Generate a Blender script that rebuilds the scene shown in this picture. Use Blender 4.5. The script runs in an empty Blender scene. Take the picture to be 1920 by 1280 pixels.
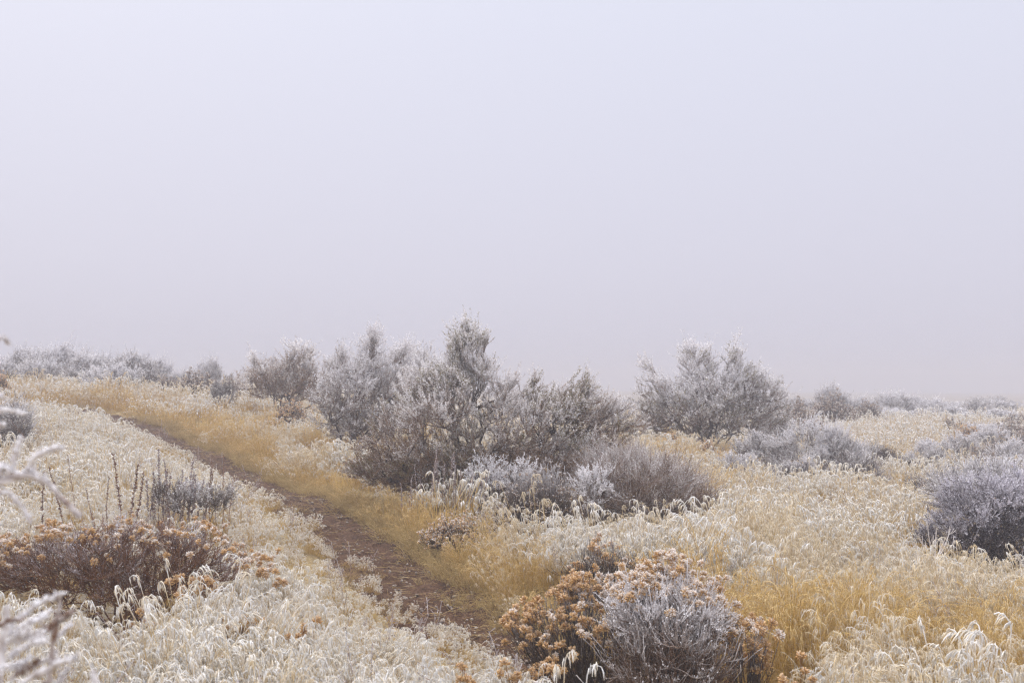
import bpy, math
import numpy as np
from mathutils import Matrix

# ------------------------------------------------------------------ camera, world, sun, exposure
sc = bpy.context.scene
F, V0, CAMZ = 1867.0, 720.0, 1.65
PITCH = math.atan((V0 - 640.0) / F)
cam_d = bpy.data.cameras.new('camera')
cam = bpy.data.objects.new('camera', cam_d)
sc.collection.objects.link(cam)
cam.location = (0, 0, CAMZ)
cam.rotation_euler = (math.pi / 2 + PITCH, 0, 0)
cam_d.sensor_width = 36
cam_d.lens = 36.0 * F / 1920.0
cam_d.clip_start = 0.05
cam_d.clip_end = 2000
cam_d.dof.use_dof = True
cam_d.dof.focus_distance = 9.0
cam_d.dof.aperture_fstop = 5.2
sc.camera = cam

world = bpy.data.worlds.new('World')
sc.world = world
world.use_nodes = True
wn, wl = world.node_tree.nodes, world.node_tree.links
wn.clear()
w_out = wn.new('ShaderNodeOutputWorld')
w_bg = wn.new('ShaderNodeBackground')
w_bg.inputs['Strength'].default_value = 0.1
w_sky = wn.new('ShaderNodeTexSky')
w_sky.sky_type = 'NISHITA'
w_sky.sun_disc = False
w_sky.sun_elevation = math.radians(48)
w_sky.sun_rotation = math.radians(-35)
w_sky.dust_density = 6
w_tc = wn.new('ShaderNodeTexCoord')
w_sep = wn.new('ShaderNodeSeparateXYZ')
w_ramp = wn.new('ShaderNodeValToRGB')
w_scale = wn.new('ShaderNodeVectorMath'); w_scale.operation = 'SCALE'
w_scale.inputs['Scale'].default_value = 21.0
w_mix = wn.new('ShaderNodeMix'); w_mix.data_type = 'RGBA'
w_mix.inputs['Factor'].default_value = 0.05
wl.new(w_tc.outputs['Generated'], w_sep.inputs[0])
wl.new(w_sep.outputs['Z'], w_ramp.inputs['Fac'])
SKY = [(0.0, (.450, .442, .520)), (0.12, (.490, .486, .570)), (0.365, (.535, .548, .640)), (0.6, (.95, .95, .99)), (1.0, (2.09, 2.07, 2.09))]
while len(w_ramp.color_ramp.elements) < len(SKY):
    w_ramp.color_ramp.elements.new(0.5)
for e, (p, c) in zip(w_ramp.color_ramp.elements, SKY):
    e.position = p
    e.color = tuple(x / 2.1 for x in c) + (1,)
wl.new(w_ramp.outputs['Color'], w_scale.inputs[0])
wl.new(w_scale.outputs[0], w_mix.inputs[6])
wl.new(w_sky.outputs[0], w_mix.inputs[7])
wl.new(w_mix.outputs[2], w_bg.inputs['Color'])
wl.new(w_bg.outputs[0], w_out.inputs['Surface'])

sun_d = bpy.data.lights.new('sun', 'SUN')
sun_d.energy = 1.5
sun_d.angle = math.radians(22)
sun_d.color = (1.0, .965, .92)
sun = bpy.data.objects.new('sun', sun_d)
sc.collection.objects.link(sun)
sun.location = (-8, 2, 20)
sun.rotation_euler = (math.radians(42), 0, math.radians(-35 + 180 + 70))

sc.view_settings.view_transform = 'Standard'
sc.view_settings.look = 'None'
sc.view_settings.gamma = 1
sc.view_settings.use_curve_mapping = False
sc.view_settings.exposure = 0.55
cy = sc.cycles
cy.max_bounces = 6; cy.diffuse_bounces = 3; cy.glossy_bounces = 1
cy.transmission_bounces = 3; cy.volume_bounces = 2; cy.transparent_max_bounces = 4
cy.caustics_reflective = False; cy.caustics_refractive = False
cy.use_denoising = True
cy.denoising_input_passes = 'RGB_ALBEDO_NORMAL'
cy.denoising_prefilter = 'NONE'
cy.denoiser = 'OPENIMAGEDENOISE'
cy.pixel_filter_type = 'BLACKMAN_HARRIS'; cy.filter_width = 1.3
cy.use_adaptive_sampling = False
cy.sample_clamp_indirect = 4

rng = np.random.default_rng(7)

# ------------------------------------------------------------------ helpers
FWD = np.array([0, math.cos(PITCH), math.sin(PITCH)])
UPV = np.array([0, -math.sin(PITCH), math.cos(PITCH)])
def at(u, v, Y):
    """photo direction (u, v) carried to the depth Y: a point in the world"""
    r = FWD + np.array([1.0, 0, 0]) * ((u - 960) / F) - UPV * ((v - 640) / F)
    return np.array([0, 0, CAMZ]) + r * (Y / r[1])
def X(u, Y): return at(u, V0, Y)[0]

def nrm(a): return a / np.maximum(np.linalg.norm(a, axis=-1, keepdims=True), 1e-9)
def rdir(r, n):
    return nrm(r.normal(size=(n, 3)))

class Acc:
    def __init__(s): s.V = []; s.Q = []; s.F = []; s.T = []; s.n = 0
    def add(s, v, q, f, t):
        s.V.append(v.reshape(-1, 3)); s.Q.append(q.reshape(-1, 4) + s.n)
        s.F.append(np.asarray(f, float).reshape(-1)); s.T.append(np.asarray(t, float).reshape(-1)); s.n += len(s.V[-1])
    def tubes(s, P, R, fr, ti, sides=3):
        """P (N,m,3) centre lines, R (N,m) radii, fr (N,m) frost, ti (N,) tint"""
        N, m, _ = P.shape
        T = nrm(np.gradient(P, axis=1))
        ref = nrm(np.cross(T[:, m // 2], rdir(np.random.default_rng(N), N)))[:, None, :]
        A = nrm(np.cross(T, ref + 1e-4)); B = np.cross(T, A)
        a = np.arange(sides) * 2 * math.pi / sides
        V = P[:, :, None] + R[:, :, None, None] * (A[:, :, None] * np.cos(a)[:, None] + B[:, :, None] * np.sin(a)[:, None])
        i = np.arange(N)[:, None, None] * m * sides; j = np.arange(m - 1)[None, :, None] * sides; k = np.arange(sides)[None, None]
        k2 = (k + 1) % sides
        Q = np.stack([i + j + k, i + j + k2, i + j + sides + k2, i + j + sides + k], -1)
        s.add(V, Q, np.repeat(fr.reshape(-1), sides), np.repeat(ti, m * sides))
    def leaves(s, p, d, L, W, fr, ti, r):
        K = len(p)
        side = nrm(np.cross(d, rdir(r, K)))
        L = np.broadcast_to(L, (K,))[:, None]; W = np.broadcast_to(W, (K,))[:, None]
        bend = rdir(r, K) * L * .12
        V = np.stack([p, p + d * L * .55 + side * W * .5 + bend, p + d * L, p + d * L * .55 - side * W * .5 + bend], 1)
        Q = np.arange(K * 4).reshape(K, 4)
        s.add(V, Q, np.repeat(fr, 4), np.repeat(ti, 4))
    def mesh(s, name, mat, origin=(0, 0, 0), smooth=True):
        V = np.concatenate(s.V) - np.asarray(origin, float); Q = np.concatenate(s.Q)
        me = bpy.data.meshes.new(name)
        me.vertices.add(len(V)); me.vertices.foreach_set('co', V.astype(np.float32).ravel())
        me.loops.add(Q.size); me.loops.foreach_set('vertex_index', Q.astype(np.int32).ravel())
        me.polygons.add(len(Q)); me.polygons.foreach_set('loop_start', np.arange(0, Q.size, 4, dtype=np.int32))
        me.polygons.foreach_set('loop_total', np.full(len(Q), 4, np.int32))
        me.update(calc_edges=True)
        for nm, dat in (('frost', s.F), ('tint', s.T)):
            at_ = me.attributes.new(nm, 'FLOAT', 'POINT')
            at_.data.foreach_set('value', np.clip(np.concatenate(dat), 0, 1).astype(np.float32))
        if smooth: me.polygons.foreach_set('use_smooth', np.ones(len(Q), bool))
        me.materials.append(mat)
        return me

def link(o, parent=None):
    sc.collection.objects.link(o)
    if parent is not None: o.parent = parent
    return o
def tag(o, label=None, cat=None, group=None, kind=None):
    for k, v in (('label', label), ('category', cat), ('group', group), ('kind', kind)):
        if v: o[k] = v
    return o
def thing(name, label, cat, loc, group=None):
    o = bpy.data.objects.new(name, None); o.empty_display_size = .2
    o.location = loc
    return tag(link(o), label, cat, group)
def part(name, acc, mat, root, stuff=False, smooth=True):
    """mesh built in world space, stored relative to its thing"""
    o = bpy.data.objects.new(name, acc.mesh(name, mat, root.location, smooth))
    link(o, root)
    if stuff: o['kind'] = 'stuff'
    return o
def dup(root, loc, rz, scale, label, group=None):
    r = root.copy(); sc.collection.objects.link(r)
    r.location = loc; r.rotation_euler = (0, 0, rz); r.scale = scale; r['label'] = label
    if group: r['group'] = group
    for ch in root.children:
        c = ch.copy(); sc.collection.objects.link(c); c.parent = r
    return r

# ------------------------------------------------------------------ materials
def frosted(name, c1, c2, frost=(.80, .79, .83), transl=0.0, rough=.85, speck=60., amount=.3):
    m = bpy.data.materials.new(name); m.use_nodes = True
    n, l = m.node_tree.nodes, m.node_tree.links
    b = n['Principled BSDF']; out = n['Material Output']
    b.inputs['Roughness'].default_value = rough
    b.inputs['Specular IOR Level'].default_value = .25
    fa = n.new('ShaderNodeAttribute'); fa.attribute_name = 'frost'
    ta = n.new('ShaderNodeAttribute'); ta.attribute_name = 'tint'
    tc = n.new('ShaderNodeTexCoord')
    nz = n.new('ShaderNodeTexNoise'); nz.inputs['Scale'].default_value = speck; nz.inputs['Detail'].default_value = 2
    l.new(tc.outputs['Object'], nz.inputs['Vector'])
    sub = n.new('ShaderNodeMath'); sub.operation = 'SUBTRACT'; sub.inputs[1].default_value = .5
    l.new(nz.outputs['Fac'], sub.inputs[0])
    mad = n.new('ShaderNodeMath'); mad.operation = 'MULTIPLY_ADD'; mad.inputs[1].default_value = amount * 2
    l.new(sub.outputs[0], mad.inputs[0]); l.new(fa.outputs['Fac'], mad.inputs[2]); mad.use_clamp = True
    m1 = n.new('ShaderNodeMix'); m1.data_type = 'RGBA'
    m1.inputs[6].default_value = (*c1, 1); m1.inputs[7].default_value = (*c2, 1)
    l.new(ta.outputs['Fac'], m1.inputs[0])
    m2 = n.new('ShaderNodeMix'); m2.data_type = 'RGBA'; m2.inputs[7].default_value = (*frost, 1)
    l.new(mad.outputs[0], m2.inputs[0]); l.new(m1.outputs[2], m2.inputs[6])
    l.new(m2.outputs[2], b.inputs['Base Color'])
    if transl > 0:
        t = n.new('ShaderNodeBsdfTranslucent'); l.new(m2.outputs[2], t.inputs['Color'])
        mx = n.new('ShaderNodeMixShader'); mx.inputs[0].default_value = transl
        l.new(b.outputs[0], mx.inputs[1]); l.new(t.outputs[0], mx.inputs[2]); l.new(mx.outputs[0], out.inputs['Surface'])
    return m

M_grass = frosted('dry_cheatgrass', (.58, .365, .072), (.90, .68, .25), (.97, .962, .962), .4)
M_mat = frosted('matted_straw', (.40, .27, .09), (.68, .50, .21), (.88, .85, .80), .25)
M_wood = frosted('dark_bark', (.03, .019, .014), (.075, .048, .034), (.72, .70, .73))
M_twig = frosted('brown_twig', (.10, .055, .033), (.25, .150, .092), (.86, .84, .87))
M_woodg = frosted('grey_bark', (.05, .032, .023), (.125, .085, .060), (.82, .80, .84))
M_leaf = frosted('frosted_leaf', (.14, .072, .034), (.33, .20, .085), (.90, .88, .90), .2)
M_leafg = frosted('frosted_grey_leaf', (.11, .08, .06), (.20, .155, .12), (.88, .86, .89), .2)
M_dark = frosted('dark_purple_twig', (.022, .014, .018), (.07, .048, .055), (.74, .71, .78), .1)
M_head = frosted('rust_flower', (.48, .24, .065), (.88, .60, .27), (.90, .87, .87), .2, speck=200.)
M_headp = frosted('pale_tan_flower', (.33, .215, .14), (.48, .35, .24), (.84, .81, .82), .2)
M_seed = frosted('seed_stalk', (.06, .022, .010), (.30, .135, .05), (.72, .70, .76))
M_fore = frosted('foreground_frosted_bark', (.15, .075, .05), (.24, .14, .09), (.88, .87, .91), speck=90., amount=.45)
M_olive = frosted('olive_leaf', (.17, .14, .04), (.26, .21, .07), (.78, .77, .80), .25)

def ground_mat(name, stops, sc1, sc2, bump):
    m = bpy.data.materials.new(name); m.use_nodes = True
    n, l = m.node_tree.nodes, m.node_tree.links
    b = n['Principled BSDF']; b.inputs['Roughness'].default_value = .95; b.inputs['Specular IOR Level'].default_value = .15
    tc = n.new('ShaderNodeTexCoord')
    a = n.new('ShaderNodeTexNoise'); a.inputs['Scale'].default_value = sc1; a.inputs['Detail'].default_value = 8; a.inputs['Roughness'].default_value = .65
    c = n.new('ShaderNodeTexNoise'); c.inputs['Scale'].default_value = sc2; c.inputs['Detail'].default_value = 4
    l.new(tc.outputs['Object'], a.inputs['Vector']); l.new(tc.outputs['Object'], c.inputs['Vector'])
    ad = n.new('ShaderNodeMath'); ad.operation = 'MULTIPLY_ADD'; ad.inputs[1].default_value = .5
    l.new(c.outputs['Fac'], ad.inputs[0])
    h = n.new('ShaderNodeMath'); h.operation = 'MULTIPLY'; h.inputs[1].default_value = .5
    l.new(a.outputs['Fac'], h.inputs[0]); l.new(h.outputs[0], ad.inputs[2])
    r = n.new('ShaderNodeValToRGB')
    while len(r.color_ramp.elements) < len(stops): r.color_ramp.elements.new(.5)
    for e, (p, col) in zip(r.color_ramp.elements, stops): e.position = p; e.color = (*col, 1)
    l.new(ad.outputs[0], r.inputs['Fac']); l.new(r.outputs[0], b.inputs['Base Color'])
    bp = n.new('ShaderNodeBump'); bp.inputs['Strength'].default_value = bump; bp.inputs['Distance'].default_value = .03
    l.new(a.outputs['Fac'], bp.inputs['Height']); l.new(bp.outputs[0], b.inputs['Normal'])
    return m
M_ground = ground_mat('straw_littered_soil', [(.35, (.10, .07, .04)), (.5, (.22, .16, .08)), (.62, (.36, .28, .15))], 9, 45, .6)
M_path = ground_mat('trodden_dirt', [(.36, (.020, .010, .006)), (.47, (.056, .028, .016)), (.56, (.092, .049, .029)), (.68, (.16, .10, .065))], 8, 70, 1.0)

# ------------------------------------------------------------------ terrain
GH = .33   # height of the grass over the soil
ctrl = [  # u, v, depth, grass allowance
    (0, 1280, 3.6, GH), (400, 1280, 3.9, GH), (960, 1280, 4.2, GH), (1920, 1280, 4.3, GH), (1400, 1280, 4.3, GH),
    (900, 1180, 7.0, 0), (790, 1110, 7.9, 0), (700, 1035, 9.4, 0), (625, 975, 10.9, 0), (560, 925, 12.4, 0), (400, 855, 16.4, 0), (275, 797, 21.0, 0), (215, 783, 22.6, 0),
    (0, 960, 8.0, GH), (0, 800, 15.0, GH), (0, 712, 28, GH), (100, 708, 34, GH), (250, 722, 28, GH), (450, 735, 30, GH), (330, 960, 8.2, GH), (560, 1040, 7.6, GH),
    (285, 797, 17, .36), (285, 797, 19, .30), (225, 783, 19.5, .34), (340, 822, 15.5, .36), (400, 853, 14, .36), (225, 783, 16, .5),
    (560, 830, 17, GH), (500, 748, 26, GH), (620, 760, 26, GH), (640, 880, 13.2, GH), (760, 930, 11.2, .2), (420, 780, 21, GH),
    (950, 960, 10.4, .1), (880, 940, 12, .05), (1230, 980, 11, 0), (1050, 940, 12.5, .0), (1130, 1110, 7.6, 0),
    (1500, 950, 10.8, GH), (1500, 900, 13.5, GH), (1300, 840, 20, .05), (1550, 905, 16, 0), (1700, 790, 32, GH), (1850, 1075, 8.6, 0), (1700, 1060, 7.8, GH),
    (1300, 1060, 8, GH), (1620, 850, 22, GH), (1900, 880, 17, GH), (1500, 790, 45, 0), (1800, 780, 50, 0), (1100, 775, 48, 0), (800, 770, 36, .1),
]
cx = np.array([[*at(u, v, Y)[:2], at(u, v, Y)[2] - g] for u, v, Y, g in ctrl])
extra = np.array([[0, 0, .0], [3, 0, 0], [-3, 1, .15], [-6, 3, .3], [6, 3, 0], [-14, 10, .8], [12, 8, 0], [20, 20, 0], [-26, 26, 1.9], [-20, 45, 1.5], [0, 70, -.3], [-45, 70, .9], [45, 70, -1.6], [22, 70, -1.1], [40, 40, -.3], [-45, 40, 1.8], [0, -12, -.2]])
cx = np.vstack([cx, extra])
def _phi(d2): return .5 * d2 * np.log(d2 + 1e-9)
_n = len(cx); _d2 = ((cx[:, None, :2] - cx[None, :, :2]) ** 2).sum(-1)
_K = _phi(_d2) + np.eye(_n) * .6; _P = np.c_[np.ones(_n), cx[:, :2]]
_A = np.block([[_K, _P], [_P.T, np.zeros((3, 3))]])
_w = np.linalg.solve(_A, np.r_[cx[:, 2], 0, 0, 0])
def H0(x, y):
    x = np.asarray(x, float); y = np.asarray(y, float); sh = x.shape; p = np.stack([x.ravel(), y.ravel()], 1)
    far = np.maximum(np.abs(p[:, 0]) / 48, p[:, 1] / 72); q = p / np.maximum(far, 1)[:, None]; q[:, 1] = np.maximum(q[:, 1], -12)
    z = np.empty(len(q))
    for i in range(0, len(q), 20000):
        c = q[i:i + 20000]; d2 = ((c[:, None] - cx[None, :, :2]) ** 2).sum(-1)
        z[i:i + 20000] = _phi(d2) @ _w[:_n] + _w[_n] + c @ _w[_n + 1:]
    return z.reshape(sh)
def wob(x, y, s=1.0):
    return (np.sin(x * 1.7 * s + 1.3 * np.sin(y * 1.1 * s)) * np.cos(y * 1.3 * s + .8 * np.sin(x * .9 * s)) +
            .5 * np.sin(x * 3.9 * s + 2 + y * 2.3 * s) * np.cos(y * 4.4 * s - x * 1.7 * s))
pth_px = [(1180, 1330, 5.2), (1040, 1240, 6.1), (915, 1178, 7.0), (800, 1105, 8.0), (705, 1035, 9.4), (628, 975, 10.9), (560, 925, 12.4), (480, 888, 14.3), (400, 853, 16.4), (335, 824, 18.6), (285, 799, 20.6), (225, 783, 22.4), (130, 770, 23.8)]
pth = np.array([at(u, v, Y)[:2] for u, v, Y in pth_px])
_s = np.linspace(0, len(pth) - 1, 260)
pc = np.stack([np.interp(_s, np.arange(len(pth)), pth[:, k]) for k in (0, 1)], 1)
for _ in range(14): pc[1:-1] = (pc[:-2] + 2 * pc[1:-1] + pc[2:]) / 4
def path_side(x, y):
    """distance to the trail's centre line, signed: positive on its right side as one walks away"""
    p = np.stack([np.ravel(x), np.ravel(y)], 1); out = np.empty(len(p))
    for i in range(0, len(p), 20000):
        c = p[i:i + 20000]; d = ((c[:, None] - pc[None]) ** 2).sum(-1); k = d.argmin(1)
        k1 = np.clip(k, 1, len(pc) - 2); t = pc[k1 + 1] - pc[k1 - 1]; r = c - pc[k]
        out[i:i + 20000] = np.sqrt(d.min(1)) * np.sign(t[:, 1] * r[:, 0] - t[:, 0] * r[:, 1])
    return out.reshape(np.shape(x))
PW = .36
def Hp(x, y, sink):
    d = np.abs(path_side(x, y)); g = np.clip(1 - (d - PW) / .30, 0, 1); g = g * g * (3 - 2 * g)
    return H0(x, y) - sink * g + .018 * wob(x, y, 1.0)
def H(x, y): return float(Hp(np.array([x]), np.array([y]), .05)[0])
def HA(x, y): return Hp(x, y, .05)

def sheet(name, Xg, Yg, Zg, mat):
    m, n = Xg.shape; V = np.stack([Xg, Yg, Zg], -1).reshape(-1, 3)
    i = np.arange(m - 1)[:, None] * n; j = np.arange(n - 1)[None]
    Q = np.stack([i + j, i + j + 1, i + n + j + 1, i + n + j], -1)
    a = Acc(); a.add(V, Q, np.zeros(len(V)), np.zeros(len(V)))
    return tag(link(bpy.data.objects.new(name, a.mesh(name, mat))), kind='structure')
gx = np.sinh(np.linspace(-1, 1, 330) * 4.6) / math.sinh(4.6) * 300
gy = np.r_[np.linspace(-60, 0, 16)[:-1], np.linspace(0, 26, 190)[:-1], np.geomspace(26, 340, 70)]
GX, GY = np.meshgrid(gx, gy)
GZ = Hp(GX, GY, .10)
ground = sheet('ground', GX, GY, GZ, M_ground)
ground['label'] = 'straw littered soil of the rising meadow'

# trail: its own sheet with trodden ruts, its edges dipping under the soil
tn = nrm(np.gradient(pc, axis=0)); nn = np.stack([tn[:, 1], -tn[:, 0]], 1)
fine = np.linspace(0, 259, 900); pcf = np.stack([np.interp(fine, np.arange(260), pc[:, k]) for k in (0, 1)], 1); nf = np.stack([np.interp(fine, np.arange(260), nn[:, k]) for k in (0, 1)], 1)
w = np.linspace(-.72, .72, 33)
PX = pcf[:, None, 0] + nf[:, None, 0] * w; PY = pcf[:, None, 1] + nf[:, None, 1] * w
edge = np.clip((np.abs(w) - .40) / .32, 0, 1)
PZ = H0(PX, PY) - .055 + .018 * wob(PX, PY, 1.0) + .020 * wob(PX, PY, 4.2) + .016 * wob(PX, PY, 11) + rng.normal(size=PX.shape) * .006 + .02 * (w / .5) ** 2 * (np.abs(w) < .6) - edge ** 2 * .12
path = sheet('path', PX, PY, PZ, M_path)
path['label'] = 'narrow brown dirt trail winding up the slope'

# ------------------------------------------------------------------ grass clumps (prototypes, then scattered as stuff)
def curve_stems(r, base, L, az, lean, droop, m, t0=.55, tt=None):
    """stalks that rise, lean by `lean` and nod over by `droop` radians in their last part"""
    N = len(base); t = np.linspace(0, 1, m) if tt is None else tt
    s = np.clip((t - t0) / (1 - t0), 0, 1)
    ang = lean[:, None] * (0.4 + .6 * t) + droop[:, None] * s
    d = np.stack([np.sin(ang) * np.cos(az)[:, None], np.sin(ang) * np.sin(az)[:, None], np.cos(ang)], -1)
    step = np.diff(t)[None, :, None] * L[:, None, None]
    P = np.concatenate([np.zeros((N, 1, 3)), np.cumsum((d[:, 1:] + d[:, :-1]) / 2 * step, 1)], 1) + base[:, None]
    return P, d
def clump(seed, n, R, h, fr, strands, thick=1.0, droop=2.5, lean=.22, blades=1.0, m=8, wind=(.0, .0)):
    r = np.random.default_rng(seed); a = Acc()
    az0 = r.uniform(0, 2 * math.pi, n); rad = R * np.sqrt(r.uniform(0, 1, n))
    base = np.stack([rad * np.cos(az0), rad * np.sin(az0), np.full(n, -.03)], -1)
    L = h * r.uniform(.55, 1.14, n) * 1.22 * (1 - .30 * (rad / R) ** 2)
    az = az0 + r.normal(0, .7, n); t0 = max(.86 if fr > .5 else .74, 1 - .058 / max(h, .3)) if fr > .5 else .74
    t = np.r_[np.linspace(0, t0, m - 4)[:-1], np.linspace(t0, 1, 5)]
    P, d = curve_stems(r, base, L, az, np.abs(r.normal(lean, .12, n)), r.normal(droop, .4, n), m, t0, t)
    P[..., 0] += wind[0] * (P[..., 2] / h) ** 2; P[..., 1] += wind[1] * (P[..., 2] / h) ** 2
    f = np.clip((t - .62) / .2, 0, 1)[None] * fr * r.uniform(.6, 1.15, (n, 1))
    rad_ = (.0008 * (1.5 if fr < .5 else 1) + .0013 * np.clip((t - .7) / .15, 0, 1) * fr) * thick
    a.tubes(P, np.broadcast_to(rad_, (n, m)), f, r.uniform(0, 1, n))
    # drooping one-sided panicle
    for k in range(strands):
        tt = m - 5 + r.uniform(.3, 3.95, n); i = np.minimum(tt.astype(int), m - 2); g = (tt - i)[:, None]
        p0 = P[np.arange(n), i] * (1 - g) + P[np.arange(n), i + 1] * g
        d0 = nrm(d[np.arange(n), i] * .8 + r.normal(0, .38, (n, 3)))
        ln = r.uniform(.35, 1.0, n) * .047 * min(h / .36, 1.05)
        q1 = p0 + d0 * ln[:, None] * .28
        q2 = q1 + nrm(d0 * .5 + [0, 0, -.9]) * ln[:, None] * .35
        q3 = q2 + nrm(d0 * .12 + [0, 0, -1.0]) * ln[:, None] * .45
        S = np.stack([p0, q1, q2, q3], 1)
        rr = np.array([.0009, .0014, .0024, .0007]) * thick * (.6 + .4 * fr)
        ff = np.array([.95, 1.0, .92, .65])[None] * fr * r.uniform(.6, 1.15, (n, 1))
        a.tubes(S, np.broadcast_to(rr, (n, 4)), ff, r.uniform(.3, 1, n))
    # leaf blades, mostly bare straw
    nb = int(n * blades)
    if nb:
        az1 = r.uniform(0, 2 * math.pi, nb); rb = R * np.sqrt(r.uniform(0, 1, nb))
        b2 = np.stack([rb * np.cos(az1), rb * np.sin(az1), np.full(nb, -.02)], -1)
        Pb, _ = curve_stems(r, b2, h * r.uniform(.35, .95, nb), az1 + r.normal(0, .8, nb), np.abs(r.normal(.35, .2, nb)), r.normal(1.0, .5, nb), 5, .3)
        a.tubes(Pb, np.broadcast_to(np.array([.0013, .0012, .001, .0008, .0003]) * thick, (nb, 5)), np.clip(r.normal(.08, .1, (nb, 1)) + np.linspace(0, .3, 5) * fr, 0, 1), r.uniform(0, 1, nb))
    return a
protos = []
def proto(acc, mat):
    k = len(protos); o = bpy.data.objects.new('grass_tuft_%02d' % k, acc.mesh('grass_tuft', mat)); protos.append(o); return k
TYPES = {}
LODS = ((66, 8, .78, 9), (34, 6, 1.5, 8), (24, 3, 2.8, 8))
for ty, (fr, dr, hh, bl) in {'heavy': (1.05, 2.6, .36, .35), 'mid': (.72, 2.3, .36, .9), 'gold': (.22, 1.5, .38, 1.5)}.items():
    for lod, (n, st, th, m) in enumerate(LODS):
        TYPES[ty, lod] = [proto(clump(100 * lod + 17 * v + len(ty), int(n * (1, .7, 1.25, .5, .9)[v]), (.10, .07, .13, .09, .11)[v] + .05 * lod, hh * (1, 1.10, .86, 1.17, .94)[v], fr, st, th * (1.15 if ty == 'heavy' else 1), dr + (0, -.7, .2, -.3, .3)[v], (.2, .15, .4, .25, .3)[v], bl, m, (.02 * (v - 1), .015)), M_grass) for v in range(5)]
TYPES['matted', 0] = [proto(clump(900 + v, 46, .16, .30, .05, 1, 1.0, 1.1, 1.05, 1.2, 7), M_mat) for v in range(3)]
def weed(seed):
    r = np.random.default_rng(seed); a = Acc(); n = 4; b = np.stack([r.normal(0, .02, n), r.normal(0, .02, n), np.zeros(n)], -1); tp = b + np.stack([r.normal(0, .09, n), r.normal(0, .09, n), r.uniform(.28, .5, n)], -1)
    P = np.stack([b, b * .6 + tp * .4 + r.normal(0, .012, (n, 3)), b * .25 + tp * .75 + r.normal(0, .012, (n, 3)), tp], 1); a.tubes(P, np.full((n, 4), .0013), np.broadcast_to([0, .1, .5, .9], (n, 4)), r.uniform(0, 1, n), 3)
    K = 44; k = r.integers(0, n, K); t = r.uniform(.4, 1, (K, 1)); p = P[k, 1] * (1 - t) + P[k, 3] * t; d = nrm(rdir(r, K) + [0, 0, .6]) * r.uniform(.01, .05, (K, 1)); a.tubes(np.stack([p, p + d * .5, p + d], 1), np.broadcast_to([.0008, .0012, .0022], (K, 3)), np.clip(r.normal(.4, .3, (K, 3)), 0, 1), r.uniform(0, 1, K), 3)
    return a
WEED = [proto(weed(s_), M_seed) for s_ in (1, 2, 3, 4)]
def scrub(seed):
    r = np.random.default_rng(seed); a = Acc(); n = 420; az = r.uniform(0, 6.28, n); q = r.uniform(0, 1, n) ** .6; lobes = .75 + .3 * np.sin(az * 3 + seed)
    tp = np.stack([np.cos(az) * q * .9 * lobes, np.sin(az) * q * .9 * lobes, (1.05 - .55 * q ** 2) * r.uniform(.5, 1.05, n)], -1); b = tp * [.2, .2, 0]; P = np.stack([b, b * .5 + tp * .5 + r.normal(0, .05, (n, 3)), tp], 1)
    a.tubes(P, np.broadcast_to([.014, .012, .008], (n, 3)), np.broadcast_to([.1, .4, .9], (n, 3)), r.uniform(0, 1, n), 3)
    K = n * 8; i = np.repeat(np.arange(n), 8); t = r.uniform(.3, 1, (K, 1)); p = P[i, 1] * (1 - t) + P[i, 2] * t; a.leaves(p, nrm(rdir(r, K) + [0, 0, .5]), .11, .03, np.clip(r.normal(.6, .25, K) * np.clip(p[:, 2] + .3, 0, 1), 0, 1), r.uniform(0, 1, K), r)
    return a
SCRUB = [proto(scrub(s_), M_leafg) for s_ in (1, 2, 3)]
pcol = bpy.data.collections.new('grass_tufts')
for o in protos: pcol.objects.link(o)

def scatter(name, label, pts, rot, scl, idx):
    me = bpy.data.meshes.new(name)
    me.vertices.add(len(pts)); me.vertices.foreach_set('co', pts.astype(np.float32).ravel())
    a = me.attributes.new('rot', 'FLOAT_VECTOR', 'POINT'); a.data.foreach_set('vector', rot.astype(np.float32).ravel())
    a = me.attributes.new('scl', 'FLOAT', 'POINT'); a.data.foreach_set('value', scl.astype(np.float32))
    a = me.attributes.new('idx', 'INT', 'POINT'); a.data.foreach_set('value', idx.astype(np.int32))
    o = link(bpy.data.objects.new(name, me)); tag(o, label, None, None, 'stuff')
    ng = bpy.data.node_groups.new(name, 'GeometryNodeTree')
    ng.interface.new_socket('Geometry', in_out='INPUT', socket_type='NodeSocketGeometry')
    ng.interface.new_socket('Geometry', in_out='OUTPUT', socket_type='NodeSocketGeometry')
    n, l = ng.nodes, ng.links
    gi, go = n.new('NodeGroupInput'), n.new('NodeGroupOutput')
    ci = n.new('GeometryNodeCollectionInfo'); ci.inputs['Collection'].default_value = pcol
    ci.inputs['Separate Children'].default_value = True; ci.inputs['Reset Children'].default_value = True
    ip = n.new('GeometryNodeInstanceOnPoints'); ip.inputs['Pick Instance'].default_value = True
    def na(nm, ty):
        q = n.new('GeometryNodeInputNamedAttribute'); q.data_type = ty; q.inputs['Name'].default_value = nm
        return [s for s in q.outputs if s.enabled and s.name == 'Attribute'][0]
    l.new(gi.outputs[0], ip.inputs['Points']); l.new(ci.outputs[0], ip.inputs['Instance'])
    l.new(na('idx', 'INT'), ip.inputs['Instance Index']); l.new(na('rot', 'FLOAT_VECTOR'), ip.inputs['Rotation']); l.new(na('scl', 'FLOAT'), ip.inputs['Scale'])
    l.new(ip.outputs[0], go.inputs[0])
    md = o.modifiers.new('scatter', 'NODES'); md.node_group = ng
    return o

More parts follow.
